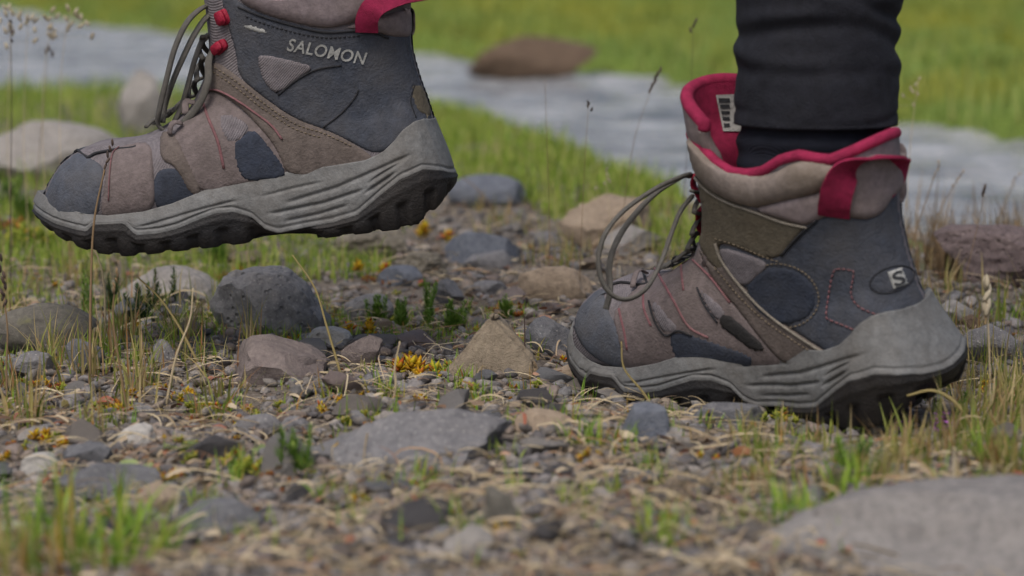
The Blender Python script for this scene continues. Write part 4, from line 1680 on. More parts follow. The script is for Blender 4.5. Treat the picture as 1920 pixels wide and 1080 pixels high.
def gravel_pts(n):
    out = []
    while len(out) < n:
        px, py = rng.uniform(-330, 2300, 4000), 375 + 760 * rng.random(4000) ** 1.1
        for a, b in zip(px, py):
            q = on_plane(a, b, 0)
            if q.y < float(near_bank(q.x)) - 0.06:
                if b < 520 and a < 560 and rng.random() < 0.6:
                    continue
                out.append((q.x, q.y))
                if len(out) >= n:
                    break
    return np.array(out)


scatter_mass("gravel", 26000, gravel_pts, lambda: 0.0025 + 0.0115 * rng.random() ** 2.6, ROCK['chip'])

# ================================================================ PLANTS AND LITTER
def leaf_mat(name, stops, rough=0.6, transl=0.35, patch=None, obj_random=False):
    m, nt, b = new_mat(name)
    geo = nd(nt, "ShaderNodeNewGeometry")
    c = ramp(nt, geo.outputs["Random Per Island"], stops)
    if patch:
        tc = nd(nt, "ShaderNodeTexCoord")
        n1 = noise(nt, tc.outputs["Object"], patch[0], 3, 0.5)
        f = ramp(nt, n1, [(0.42, (0, 0, 0)), (0.62, (patch[2],) * 3)])
        c = mix(nt, f, c, patch[1])
        if len(patch) > 3:
            n2 = noise(nt, tc.outputs["Object"], patch[0] * 2.3, 3, 0.5)
            c = mix(nt, ramp(nt, n2, [(0.52, (0, 0, 0)), (0.68, (0.7,) * 3)]), c, patch[3])
    nt.links.new(c, b.inputs["Base Color"])
    b.inputs["Roughness"].default_value = rough
    b.inputs["Specular IOR Level"].default_value = 0.25
    if transl:
        tr = nd(nt, "ShaderNodeBsdfTranslucent")
        nt.links.new(c, tr.inputs["Color"])
        mx = nd(nt, "ShaderNodeMixShader")
        mx.inputs[0].default_value = transl
        nt.links.new(b.outputs[0], mx.inputs[1])
        nt.links.new(tr.outputs[0], mx.inputs[2])
        nt.links.new(mx.outputs[0], nt.nodes["Material Output"].inputs[0])
    return m


LM = {
    'turf': leaf_mat("turf_grass", [(0, G(104, 130, 44)), (0.35, G(134, 160, 58)), (0.7, G(156, 176, 76)), (0.88, G(180, 180, 100)), (1, G(190, 174, 130))]),
    'meadow': leaf_mat("meadow_grass", [(0, G(108, 134, 62)), (0.4, G(134, 158, 78)), (0.8, G(156, 174, 96)), (1, G(172, 172, 104))], patch=(1.9, G(172, 166, 66), 0.8, G(100, 108, 58))),
    'green': leaf_mat("fresh_grass", [(0, G(96, 130, 44)), (0.4, G(128, 164, 58)), (0.75, G(158, 180, 76)), (0.9, G(170, 160, 70)), (1, G(178, 120, 58))]),
    'mixed': leaf_mat("drying_grass", [(0, G(104, 124, 52)), (0.3, G(138, 142, 70)), (0.5, G(170, 156, 100)), (0.75, G(184, 166, 124)), (1, G(150, 104, 64))]),
    'straw': leaf_mat("dry_straw", [(0, G(120, 106, 86)), (0.25, G(156, 140, 112)), (0.5, G(180, 164, 132)), (0.8, G(202, 188, 158)), (0.93, G(160, 124, 90)), (1, G(124, 84, 64))], transl=0.15),
    'brownstalk': leaf_mat("brown_stalk", [(0, G(96, 80, 60)), (0.6, G(132, 110, 82)), (1, G(160, 136, 100))], transl=0.1),
    'darkstalk': leaf_mat("dark_seed_head", [(0, G(56, 48, 46)), (1, G(88, 74, 66))], transl=0.1),
    'palehead': leaf_mat("pale_seed_head", [(0, G(170, 158, 134)), (1, G(206, 196, 172))], transl=0.3),
    'darkherb': leaf_mat("dark_herb", [(0, G(40, 58, 34)), (0.5, G(58, 82, 42)), (1, G(84, 104, 52))], transl=0.25),
    'herb': leaf_mat("light_herb", [(0, G(84, 112, 48)), (0.5, G(110, 146, 60)), (1, G(146, 166, 80))], transl=0.35),
    'yellowcrop': leaf_mat("yellow_stonecrop", [(0, G(138, 112, 24)), (0.3, G(200, 150, 24)), (0.6, G(216, 184, 40)), (0.8, G(176, 172, 50)), (0.93, G(196, 100, 36)), (1, G(150, 56, 34))], transl=0.3),
    'greencrop': leaf_mat("green_stonecrop", [(0, G(112, 130, 44)), (0.4, G(146, 158, 58)), (0.75, G(176, 178, 78)), (0.92, G(186, 160, 56)), (1, G(160, 90, 50))], transl=0.35),
    'redcrop': leaf_mat("reddish_stonecrop", [(0, G(120, 62, 44)), (0.4, G(158, 88, 46)), (0.7, G(176, 124, 48)), (1, G(150, 140, 60))], transl=0.3),
    'greyleaf': leaf_mat("pale_green_leaf", [(0, G(128, 148, 96)), (0.5, G(150, 168, 112)), (1, G(172, 182, 120))], transl=0.3),
    'purple': leaf_mat("purple_petal", [(0, G(140, 60, 150)), (0.5, G(172, 84, 190)), (1, G(196, 120, 210))], transl=0.3),
}


def ribbons(name, base, height, az, lean, curl, width, mat, segs=4, taper=1.0, twist=0.4, kind="stuff", parent=None):
    """many blades in one mesh, numpy; base (n,3); lean and curl in radians"""
    n = len(base)
    t = np.linspace(0, 1, segs + 1)
    ang = lean[:, None] + curl[:, None] * t[None, :]
    ds = height[:, None] / segs
    dx = np.sin(ang) * ds
    dz = np.cos(ang) * ds
    r = np.concatenate([np.zeros((n, 1)), np.cumsum(dx[:, :-1], 1)], 1)
    z = np.concatenate([np.zeros((n, 1)), np.cumsum(dz[:, :-1], 1)], 1)
    X = base[:, 0:1] + np.cos(az)[:, None] * r
    Y = base[:, 1:2] + np.sin(az)[:, None] * r
    Zz = base[:, 2:3] + z
    sa = az + math.pi / 2 + rng.normal(0, twist, n)
    w = width[:, None] * (1 - taper * t[None, :] ** 1.6) * 0.5 + 1e-5
    sx, sy = np.cos(sa)[:, None] * w, np.sin(sa)[:, None] * w
    V = np.stack([np.stack([X - sx, Y - sy, Zz], -1), np.stack([X + sx, Y + sy, Zz], -1)], 2).reshape(n, -1, 3)
    k = (segs + 1) * 2
    f = np.array([[2 * i, 2 * i + 1, 2 * i + 3, 2 * i + 2] for i in range(segs)])
    F = (f[None] + (np.arange(n) * k)[:, None, None]).reshape(-1, 4)
    o = link(name, mesh_from(name, V.reshape(-1, 3), F), mat, parent)
    if kind:
        o["kind"] = kind
    return o


def on_ground(px, py):
    p = on_plane(px, py, 0.0)
    for _ in range(4):
        p = on_plane(px, py, gz(p.x, p.y))
    return p


def base_in(n, x0, x1, y0, y1, clump=0.0, keep=None):
    """n ground points under a patch of the view, in clumps"""
    out = []
    cs = [(rng.uniform(x0, x1), rng.uniform(y0, y1)) for _ in range(max(1, n // 22))]
    while len(out) < n:
        if clump and rng.random() < clump:
            c = cs[rng.integers(len(cs))]
            a, b = c[0] + rng.normal(0, 16), c[1] + rng.normal(0, 5)
        else:
            a, b = rng.uniform(x0, x1), rng.uniform(y0, y1)
        q = on_plane(a, b, 0)
        if q.y > float(near_bank(q.x)) + 0.02 or in_boot(q.x, q.y):
            continue
        if keep and not keep(a, b):
            continue
        out.append((q.x, q.y))
    P = np.array(out)
    return np.column_stack([P, ground_z(P[:, 0], P[:, 1]) - 0.002])


def lawn(name, B, h, mat, w=(0.0012, 0.0028), lean=0.25, curl=0.6):
    n = len(B)
    hh = rng.uniform(h[0], h[1], n) * (0.7 + 0.3 * rng.random(n))
    return ribbons(name, B, hh, rng.uniform(0, 6.28, n), np.abs(rng.normal(0, lean, n)), rng.normal(0.3, curl, n), rng.uniform(w[0], w[1], n), mat)


# turf on the near bank
def bank_pts(n, x0, x1, d0, d1):
    x = rng.uniform(x0, x1, n)
    y = near_bank(x) - rng.uniform(d0, d1, n)
    tn = fbm(np.column_stack([x * 5, y * 5, x * 0]), 40, 2)
    k = tn > (-0.15 if x1 < -0.05 else -0.6)
    x, y = x[k], y[k]
    return np.column_stack([x, y, ground_z(x, y) - 0.003])


lawn("turf_grass", bank_pts(15000, -1.5, -0.10, -0.03, 1.9), (0.02, 0.055), LM['turf'], (0.0015, 0.0035))
lawn("turf_grass", bank_pts(8000, -0.16, 0.19, -0.03, 1.15), (0.016, 0.045), LM['turf'], (0.0015, 0.0032))
lawn("turf_grass", base_in(4200, -40, 720, 410, 520, 0.5), (0.012, 0.036), LM['turf'], (0.001, 0.0022))
lawn("turf_grass", base_in(700, -20, 480, 520, 800, 0.75), (0.02, 0.055), LM['mixed'], (0.0009, 0.002))
lawn("turf_grass", base_in(900, 1360, 1940, 790, 960, 0.75), (0.012, 0.038), LM['mixed'], (0.001, 0.0022))
lawn("turf_grass", base_in(500, 1700, 1960, 520, 860, 0.6), (0.02, 0.06), LM['mixed'], (0.0009, 0.0019))
lawn("turf_grass", base_in(500, 1660, 1990, 440, 540, 0.6), (0.03, 0.09), LM['brownstalk'], (0.0009, 0.0018), 0.15, 0.35)
lawn("turf_grass", base_in(1500, -40, 1960, 640, 1080, 0.9), (0.008, 0.026), LM['green'], (0.0009, 0.002))
lawn("turf_grass", base_in(500, 880, 1300, 380, 520, 0.7), (0.012, 0.04), LM['mixed'], (0.0009, 0.0018))

lawn("turf_grass", base_in(900, 380, 640, 560, 645, 0.7), (0.006, 0.022), LM['green'], (0.0008, 0.0016))
lawn("turf_grass", base_in(1000, 620, 1010, 585, 645, 0.7), (0.006, 0.016), LM['green'], (0.0008, 0.0016))
lawn("turf_grass", base_in(1100, -40, 420, 500, 700, 0.7), (0.008, 0.03), LM['turf'], (0.0009, 0.0018))
lawn("turf_grass", base_in(1500, -40, 1960, 700, 1080, 0.93), (0.006, 0.02), LM['turf'], (0.0009, 0.002))

# the meadow beyond the brook
n = 60000
mx = rng.uniform(-2.6, 2.6, n)
my = far_bank(mx) + rng.random(n) ** 1.25 * 6.5 - 0.02
k = np.abs(mx) < 0.32 + my * 0.27
mx, my = mx[k], my[k]
MBASE = np.column_stack([mx, my, ground_z(mx, my) - 0.004])
n = len(mx)
hm = rng.uniform(0.025, 0.075, n) * (0.45 + 0.75 * sstep(-0.5, 0.7, fbm(np.column_stack([mx * 2.2, my * 2.2, mx * 0]), 60, 3)))
ribbons("meadow_grass", MBASE, hm, rng.uniform(0, 6.28, n), np.abs(rng.normal(0, .3, n)), rng.normal(0.35, .6, n), rng.uniform(0.003, 0.008, n), LM['meadow'], 3)


# ---- straw litter lying on the ground
def litter(name, n, pts, lo, hi, mat, wid=(0.0005, 0.0014)):
    L = lo + (hi - lo) * rng.random(n) ** 2
    az = rng.uniform(0, 6.28, n)
    seg = 6
    t = np.linspace(-0.5, 0.5, seg + 1)
    curl = rng.normal(0, 0.55, n) + (rng.random(n) < 0.15) * rng.normal(0, 1.6, n)
    a = az[:, None] + curl[:, None] * t[None]
    dx, dy = np.cos(a) * (L / seg)[:, None], np.sin(a) * (L / seg)[:, None]
    X = pts[:, 0:1] + np.cumsum(dx, 1) - dx.sum(1, keepdims=True) / 2
    Y = pts[:, 1:2] + np.cumsum(dy, 1) - dy.sum(1, keepdims=True) / 2
    arch = rng.uniform(0, 0.16, n) * L
    Zg = ground_z(X.ravel(), Y.ravel()).reshape(X.shape)
    tiltv = rng.normal(0, 0.16, n)
    Z = Zg + rng.uniform(0.001, 0.009, n)[:, None] + arch[:, None] * (1 - 4 * t[None] ** 2) + np.abs(tiltv[:, None]) * (t[None] + 0.5) * L[:, None] * 0.8
    w = rng.uniform(wid[0], wid[1], n)[:, None] * (1 - 0.5 * np.abs(t[None]) * 1.4)
    sx, sy = -np.sin(a) * w, np.cos(a) * w
    sz = w * rng.normal(0, 0.7, n)[:, None]
    V = np.stack([np.stack([X - sx, Y - sy, Z - sz], -1), np.stack([X, Y, Z + w * 0.5], -1), np.stack([X + sx, Y + sy, Z + sz], -1)], 2).reshape(n, -1, 3)
    k = (seg + 1) * 3
    f = np.array([q for i in range(seg) for q in ([3 * i, 3 * i + 1, 3 * i + 4, 3 * i + 3], [3 * i + 1, 3 * i + 2, 3 * i + 5, 3 * i + 4])])
    F = (f[None] + (np.arange(n) * k)[:, None, None]).reshape(-1, 4)
    o = link(name, mesh_from(name, V.reshape(-1, 3), F), mat)
    o["kind"] = "stuff"
    return o


def litter_pts(n):
    out = []
    while len(out) < n:
        px = rng.uniform(-300, 2250)
        py = 390 + 740 * rng.random()
        if vnoise(np.array([[px / 170, py / 60, 0]]), 88)[0] < -0.25 and rng.random() < 0.75:
            continue
        q = on_plane(px, py, 0)
        if q.y > float(near_bank(q.x)) - 0.05 or in_boot(q.x, q.y):
            continue
        out.append((q.x, q.y))
    return np.array(out)


LM['flake'] = leaf_mat("leaf_scraps", [(0, G(96, 72, 58)), (0.2, G(128, 108, 90)), (0.45, G(172, 156, 132)), (0.7, G(190, 176, 150)), (0.85, G(150, 82, 60)), (1, G(116, 112, 66))], transl=0.1)
litter("leaf_litter", 2600, litter_pts(2600), 0.004, 0.014, LM['flake'], (0.0006, 0.0016))
litter("straw_litter", 8800, litter_pts(8800), 0.005, 0.04, LM['straw'], (0.00016, 0.00052))


# ---- plants that stand singly
def blade_verts(V, F, base, h, az, lean, curl, w, segs=6):
    p = np.array(base, dtype=float)
    n0 = len(V)
    sa = az + math.pi / 2 + random.uniform(-.5, .5)
    s = np.array((math.cos(sa), math.sin(sa), 0))
    for i in range(segs + 1):
        t = i / segs
        ww = w * (1 - t ** 1.8) * 0.5 + 0.00005
        V += [tuple(p - s * ww), tuple(p + np.array((0, 0, -ww * 0.3))), tuple(p + s * ww)]
        a = lean + curl * t
        p = p + np.array((math.cos(az) * math.sin(a), math.sin(az) * math.sin(a), math.cos(a))) * h / segs
    for i in range(segs):
        a = n0 + 3 * i
        F += [[a, a + 1, a + 4, a + 3], [a + 1, a + 2, a + 5, a + 4]]


def tuft_mesh(n, h, spread, w, lean=0.35, curl=0.8):
    V, F = [], []
    for _ in range(n):
        a, r = random.uniform(0, 6.28), spread * math.sqrt(random.random())
        blade_verts(V, F, (r * math.cos(a), r * math.sin(a), -0.002), h * random.uniform(.5, 1.05), a + random.uniform(-.8, .8), abs(random.gauss(0.1, lean)), random.gauss(.25, curl), w * random.uniform(.6, 1.2))
    return mesh_from("tuft_mesh", V, F)


def place(name, me, mat, px, py, label, cat, group=None, rot=None, scale=1.0, loc=None):
    o = bpy.data.objects.new(name, me)
    COL.objects.link(o)
    if len(me.materials) == 0:
        me.materials.append(mat)
    p = on_ground(px, py) if loc is None else Vector(loc)
    o.location = p
    o.rotation_euler = (0, 0, random.uniform(0, 6.28) if rot is None else rot)
    o.scale = (scale,) * 3
    return tag(o, label, cat, group)


TUFTS = [
    (150, 1070, 110, .052, .042, .0028, 'green', "big blurred green and yellow grass tuft in the lower left corner"),
    (240, 1000, 16, .040, .008, .0030, 'green', "grass tuft with one broad tall yellow-green blade beside the dark speckled stone"),
    (40, 1078, 60, .04, .03, .0026, 'mixed', "orange-tinged grass tuft at the extreme lower left"),
    (1600, 930, 34, .032, .012, .0022, 'green', "upright green grass tuft just above the corner boulder"),
    (1490, 985, 40, .03, .016, .0022, 'green', "green grass tuft left of the corner boulder"),
    (1700, 850, 18, .036, .016, .0022, 'mixed', "thin yellowish grass tuft before the planted heel"),
    (1890, 885, 60, .036, .02, .0022, 'green', "green grass tuft at the right edge above the corner boulder"),
    (1860, 800, 26, .05, .016, .0018, 'mixed', "tall drying grass tuft at the right edge beside the planted heel"),
    (1095, 840, 34, .024, .012, .0018, 'green', "blurred green tuft below the cream-brown oblong stone"),
    (1240, 1020, 26, .028, .01, .0022, 'green', "blurred green tuft at the bottom, right of the middle"),
    (760, 930, 16, .018, .012, .0018, 'green', "small green and straw tuft below the broad grey stone"),
    (425, 740, 26, .022, .016, .0014, 'mixed', "pale green tuft on the straw left of the middle"),
    (170, 700, 20, .05, .012, .0016, 'mixed', "thin tall yellow-green tuft rising in front of the mossy stone"),
    (255, 730, 18, .055, .012, .0016, 'mixed', "loose yellowing tuft with long bent blades at the left"),
    (345, 650, 18, .05, .014, .0015, 'mixed', "tangled thin grass between the sprigs and the mauve stone"),
    (660, 640, 16, .022, .014, .0015, 'green', "small green tuft beside the yellow stonecrop in the middle"),
    (1320, 815, 12, .02, .008, .0018, 'green', "short green blades before the arch of the planted boot"),
    (1560, 830, 14, .022, .012, .0018, 'green', "short green blades at the tread of the planted heel"),
    (1890, 600, 30, .035, .018, .0016, 'green', "green tuft with pale seed heads right of the planted heel"),
    (1810, 610, 18, .026, .012, .0015, 'mixed', "yellowish tuft behind the pale block at the planted heel"),
    (1700, 520, 24, .045, .018, .0014, 'brownstalk', "brown reedy grass tuft behind the planted boot by the water"),
    (1770, 500, 20, .04, .016, .0014, 'brownstalk', "thin brown grass tuft left of the purplish rock"),
    (1180, 430, 18, .03, .012, .0014, 'mixed', "yellow grass tuft behind the lace loop of the planted boot"),
    (960, 430, 24, .03, .02, .0014, 'mixed', "straw-yellow tuft behind the smooth blue-grey slab"),
    (440, 610, 24, .022, .012, .0015, 'green', "fresh green tuft in front of the grey pitted rock"),
    (520, 600, 12, .018, .008, .0014, 'green', "little green tuft at the right foot of the pitted rock"),
    (620, 930, 10, .016, .008, .002, 'green', "bright green small tuft left of the middle in the foreground"),
    (915, 930, 8, .012, .006, .002, 'green', "tiny bright green sprout below the broad grey stone"),
]
for (px, py, n, h, sp, w, mt, lb) in TUFTS:
    place("grass_tuft", tuft_mesh(n, h, sp, w), LM[mt], px, py, lb, "grass", "grass tufts among the stones")


# stonecrop: domes of little fat leaves
def crop_mesh(n, R, leaf, hgt=0.6):
    V, F = [], []
    oc = np.array([(0, 0, 1.25), (.55, 0, 0.25), (0, .3, 0.25), (-.55, 0, 0.25), (0, -.3, 0.25), (0, 0, -.7)])
    ft = [[0, 1, 2], [0, 2, 3], [0, 3, 4], [0, 4, 1], [5, 2, 1], [5, 3, 2], [5, 4, 3], [5, 1, 4]]
    nst = max(3, n // 12)
    for s in range(nst):
        a, r = random.uniform(0, 6.28), R * math.sqrt(random.random())
        top = np.array((r * math.cos(a), r * math.sin(a), hgt * R * (1.1 - 0.6 * (r / R) ** 2) * random.uniform(.6, 1.2)))
        for k in range(12):
            an = k * 2.4
            el = 0.25 + 1.1 * (k / 12)
            d = np.array((math.cos(an) * math.cos(el), math.sin(an) * math.cos(el), math.sin(el)))
            u = np.cross(d, (0.3, 0.2, 1.0)); u /= np.linalg.norm(u)
            w = np.cross(d, u)
            L = leaf * random.uniform(.7, 1.25)
            b = top + d * L * 0.7 + np.array((0, 0, -leaf * 1.2 * (1 - k / 12)))
            n0 = len(V)
            for o in oc:
                V.append(tuple(b + (u * o[0] + w * o[1] + d * o[2]) * L))
            F += [[i + n0 for i in f] for f in ft]
    return mesh_from("stonecrop_mesh", V, F, True)


crops = {m: [crop_mesh(random.choice((48, 72, 96)), 1.0, random.uniform(.17, .26)) for _ in range(4)] for m in ('yellowcrop', 'greencrop', 'redcrop')}
for m, l in crops.items():
    for me in l:
        me.materials.append(LM[m])
CROPS = [
    (690, 520, 26, 'yellowcrop', "orange-yellow stonecrop cushion in the middle distance under the lifted heel"),
    (800, 455, 30, 'yellowcrop', "yellow stonecrop on the dark crusty rock behind the lifted heel"),
    (690, 628, 26, 'yellowcrop', "golden stonecrop in front of the speckled grey stone"),
    (785, 712, 30, 'yellowcrop', "tall golden stonecrop tuft left below the tan three-cornered stone"),
    (770, 690, 20, 'redcrop', "rusty stonecrop just above the golden tuft by the tan stone"),
    (845, 705, 20, 'greencrop', "yellow-green stonecrop at the left foot of the tan stone"),
    (880, 730, 16, 'greencrop', "small lime green stonecrop below the tan stone"),
    (630, 775, 22, 'yellowcrop', "yellow stonecrop at the upper left of the broad grey stone"),
    (690, 765, 16, 'redcrop', "rust and yellow stonecrop above the broad grey stone"),
    (645, 868, 24, 'yellowcrop', "golden moss at the lower left end of the broad grey stone"),
    (205, 770, 18, 'redcrop', "rust-red stonecrop in straw at the left"),
    (235, 775, 14, 'yellowcrop', "orange stonecrop beside the rust-red one at the left"),
    (90, 842, 30, 'yellowcrop', "ochre moss patch above the whitish stone at the left"),
    (335, 905, 22, 'yellowcrop', "bright yellow flowerlike stonecrop left of the dark slate-blue stone"),
    (370, 880, 24, 'greencrop', "pale green stonecrop with brown tips in the left foreground"),
    (430, 870, 22, 'greencrop', "yellow-green stonecrop right of the pale leaves, left foreground"),
    (465, 890, 22, 'greencrop', "straggling light green stonecrop, left of the broad grey stone"),
    (1455, 800, 24, 'greencrop', "lime green stonecrop before the arch of the planted boot"),
    (1110, 870, 20, 'yellowcrop', "yellow stonecrop in the gravel below the cream-brown stone"),
    (1165, 835, 14, 'redcrop', "rust stonecrop below the blue-grey wedge"),
    (910, 795, 16, 'yellowcrop', "ochre stonecrop at the right end of the broad grey stone"),
    (1080, 680, 16, 'yellowcrop', "yellow moss between the planted toe and the flaky buff stone"),
    (1010, 728, 12, 'greencrop', "small green stonecrop left of the flaky buff stone"),
    (960, 732, 10, 'redcrop', "tiny rust stonecrop below the tan stone"),
    (1320, 870, 18, 'yellowcrop', "yellow stonecrop in the right foreground litter"),
    (1840, 735, 18, 'yellowcrop', "yellow stonecrop right of the planted heel"),
    (1100, 455, 18, 'yellowcrop', "ochre moss in front of the tan-pink rock"),
    (985, 470, 12, 'redcrop', "reddish moss right of the blue-grey slab"),
    (930, 1005, 22, 'yellowcrop', "blurred ochre moss at the bottom middle"),
    (60, 470, 34, 'greencrop', "yellow-green moss cushion under the lifted toe at the left edge"),
    (20, 440, 26, 'redcrop', "rusty brown moss at the left edge below the lifted toe"),
]
for (px, py, r, mt, lb) in CROPS:
    p = on_ground(px, py)
    place("stonecrop", random.choice(crops[mt]), None, px, py, lb, "stonecrop", "stonecrop cushions", scale=r * 1.55 / FPX * depth_of(p))
for k in range(210):
    px, py = rng.uniform(0, 1920) * (1 if rng.random() < .5 else .5), 500 + 560 * rng.random()
    if 1100 < px < 1850 and py < 800:
        continue
    q = on_ground(px, py)
    mt = ('yellowcrop', 'greencrop', 'redcrop', 'redcrop')[rng.integers(4)]
    place("stonecrop", random.choice(crops[mt]), None, px, py, where_label({"yellowcrop": "tiny yellow", "greencrop": "tiny green", "redcrop": "tiny rusty"}[mt] + " stonecrop sprout", px, py), "stonecrop", "small stonecrop sprouts", scale=rng.uniform(9, 19) / FPX * depth_of(q), loc=q)


for k in range(46):
    px, py = rng.uniform(0, 1000), rng.uniform(715, 960)
    q = on_ground(px, py)
    mt = ('yellowcrop', 'greencrop', 'greencrop')[rng.integers(3)]
    place("stonecrop", random.choice(crops[mt]), None, px, py, where_label({"yellowcrop": "low golden", "greencrop": "low yellow-green"}[mt] + " stonecrop patch", px, py), "stonecrop", "small stonecrop sprouts", scale=rng.uniform(15, 26) / FPX * depth_of(q), loc=q)


# upright leafy sprigs
def sprig_mesh(n, h, leaf, whorl=4, wig=0.3):
    V, F = [], []
    for s in range(n):
        a = random.uniform(0, 6.28)
        base = np.array((math.cos(a), math.sin(a), 0)) * random.random() * h * 0.3
        hh = h * random.uniform(.6, 1.05)
        la, ln = random.uniform(0, 6.28), random.gauss(0, wig)
        top = base + np.array((math.cos(la) * ln * hh, math.sin(la) * ln * hh, hh))
        tv, tf = tube_geo([base, (base + top) / 2 + np.array((0, 0, 0.0)), top], [h * .012, h * .010, h * .006], 4)
        n0 = len(V)
        V += [tuple(v) for v in tv]
        F += [[i + n0 for i in f] for f in tf]
        for q in np.linspace(0.12, 1.0, int(7 + hh * 190)):
            c = base + (top - base) * q
            for k in range(whorl):
                an = k * 6.28 / whorl + q * 40 + random.uniform(-.3, .3)
                d = np.array((math.cos(an), math.sin(an), 0.7 + 0.5 * q))
                d /= np.linalg.norm(d)
                sd = np.array((-math.sin(an), math.cos(an), 0))
                L = leaf * random.uniform(.8, 1.5) * (1.1 - 0.5 * q)
                n0 = len(V)
                V += [tuple(c), tuple(c + d * L * .5 + sd * L * .16), tuple(c + d * L + np.array((0, 0, L * .15))), tuple(c + d * L * .5 - sd * L * .16)]
                F.append([n0, n0 + 1, n0 + 2, n0 + 3])
    return mesh_from("sprig_mesh", V, F, False)


SPRIGS = [
    (306, 590, 2, .042, .006, 'darkherb', "very dark upright sprig before the pale rock, just under the lifted boot"),
    (262, 612, 5, .034, .006, 'darkherb', "dark green bushy sprig left of the very dark one"),
    (205, 590, 4, .032, .006, 'darkherb', "dark green sprig by the left end of the pale rock"),
    (170, 600, 3, .038, .005, 'herb', "thin green sprig near the mossy stone"),
    (480, 612, 8, .026, .006, 'herb', "light green sprig on the face of the grey pitted rock"),
    (806, 612, 6, .034, .005, 'herb', "feathery green sprig standing highest in the middle"),
    (755, 618, 9, .022, .005, 'herb', "low feathery green plant in the middle, left of the highest sprig"),
    (850, 622, 12, .022, .005, 'herb', "low green moss plant behind the tan stone's left slope"),
    (705, 606, 9, .020, .005, 'herb', "low green sprigs beside the speckled grey stone"),
    (950, 608, 8, .022, .005, 'herb', "fine green sprig behind the top of the tan stone"),
    (20, 400, 6, .04, .008, 'herb', "bright yellow-green leafy sprig at the left edge before the lifted toe"),
    (50, 420, 6, .03, .008, 'herb', "lower yellow-green sprig beside it, touching the lifted toe"),
    (560, 895, 6, .028, .006, 'herb', "blurred upright green sprig at the left of the broad grey stone"),
    (410, 500, 12, .022, .006, 'herb', "bright green cushion of sprigs behind the pitted rock"),
    (1800, 800, 3, .02, .005, 'herb', "green leafy sprig right of the purple flowers"),
    (1590, 905, 4, .024, .006, 'herb', "dense green sprig between straw, above the corner boulder"),
]
for (px, py, n, h, lf, mt, lb) in SPRIGS:
    place("herb_sprig", sprig_mesh(n, h, lf), LM[mt], px, py, lb, "herb")


def leafy_rosette(n, R):
    V, F = [], []
    for k in range(n):
        an = k * 2.4 + random.uniform(-.3, .3)
        el = random.uniform(0.25, 0.9)
        d = np.array((math.cos(an) * math.cos(el), math.sin(an) * math.cos(el), math.sin(el)))
        s = np.array((-math.sin(an), math.cos(an), 0))
        L = R * random.uniform(.6, 1.1)
        n0 = len(V)
        for t, w in ((0, .06), (.35, .2), (.65, .36), (.88, .28), (1, .05)):
            c = d * L * t + np.array((0, 0, -0.25 * L * t * t))
            V += [tuple(c - s * w * L * .8), tuple(c + np.array((0, 0, -.05 * L))), tuple(c + s * w * L * .8)]
        for i in range(4):
            a = n0 + 3 * i
            F += [[a, a + 1, a + 4, a + 3], [a + 1, a + 2, a + 5, a + 4]]
    return mesh_from("rosette_mesh", V, F)


for (px, py, n, R, lb) in [(240, 905, 9, .016, "pale green broad-leaved rosette on the dark speckled stone"), (350, 850, 10, .014, "pale lobed leaves trailing beside the chalky white stone"), (400, 862, 9, .012, "light green round leaves right of the pale lobed ones"), (500, 858, 8, .011, "light green leaf rosette nearest to the broad grey stone")]:
    place("leafy_plant", leafy_rosette(n + 10, R * 1.25), LM['greyleaf'], px, py, lb, "plant")


# purple flowers at the heel
def flower_mesh(n, R):
    V, F = [], []
    for _ in range(n):
        c = np.array((random.gauss(0, R), random.gauss(0, R * .6), abs(random.gauss(R * 1.3, R * .5))))
        for k in range(5):
            an = k * 1.257 + random.random()
            d = np.array((math.cos(an), math.sin(an), random.uniform(-.2, .6)))
            s = np.array((-math.sin(an), math.cos(an), .2))
            L = R * .55
            n0 = len(V)
            V += [tuple(c), tuple(c + d * L * .6 + s * L * .4), tuple(c + d * L), tuple(c + d * L * .6 - s * L * .4)]
            F.append([n0, n0 + 1, n0 + 2, n0 + 3])
    return mesh_from("flower_mesh", V, F, False)


place("purple_flower", flower_mesh(20, .0062), LM['purple'], 1758, 822, "purple thyme flower head right of the planted heel's tread", "flower")
place("purple_flower", flower_mesh(10, .0046), LM['purple'], 1690, 818, "darker purple flower partly in the shade of the planted heel", "flower")


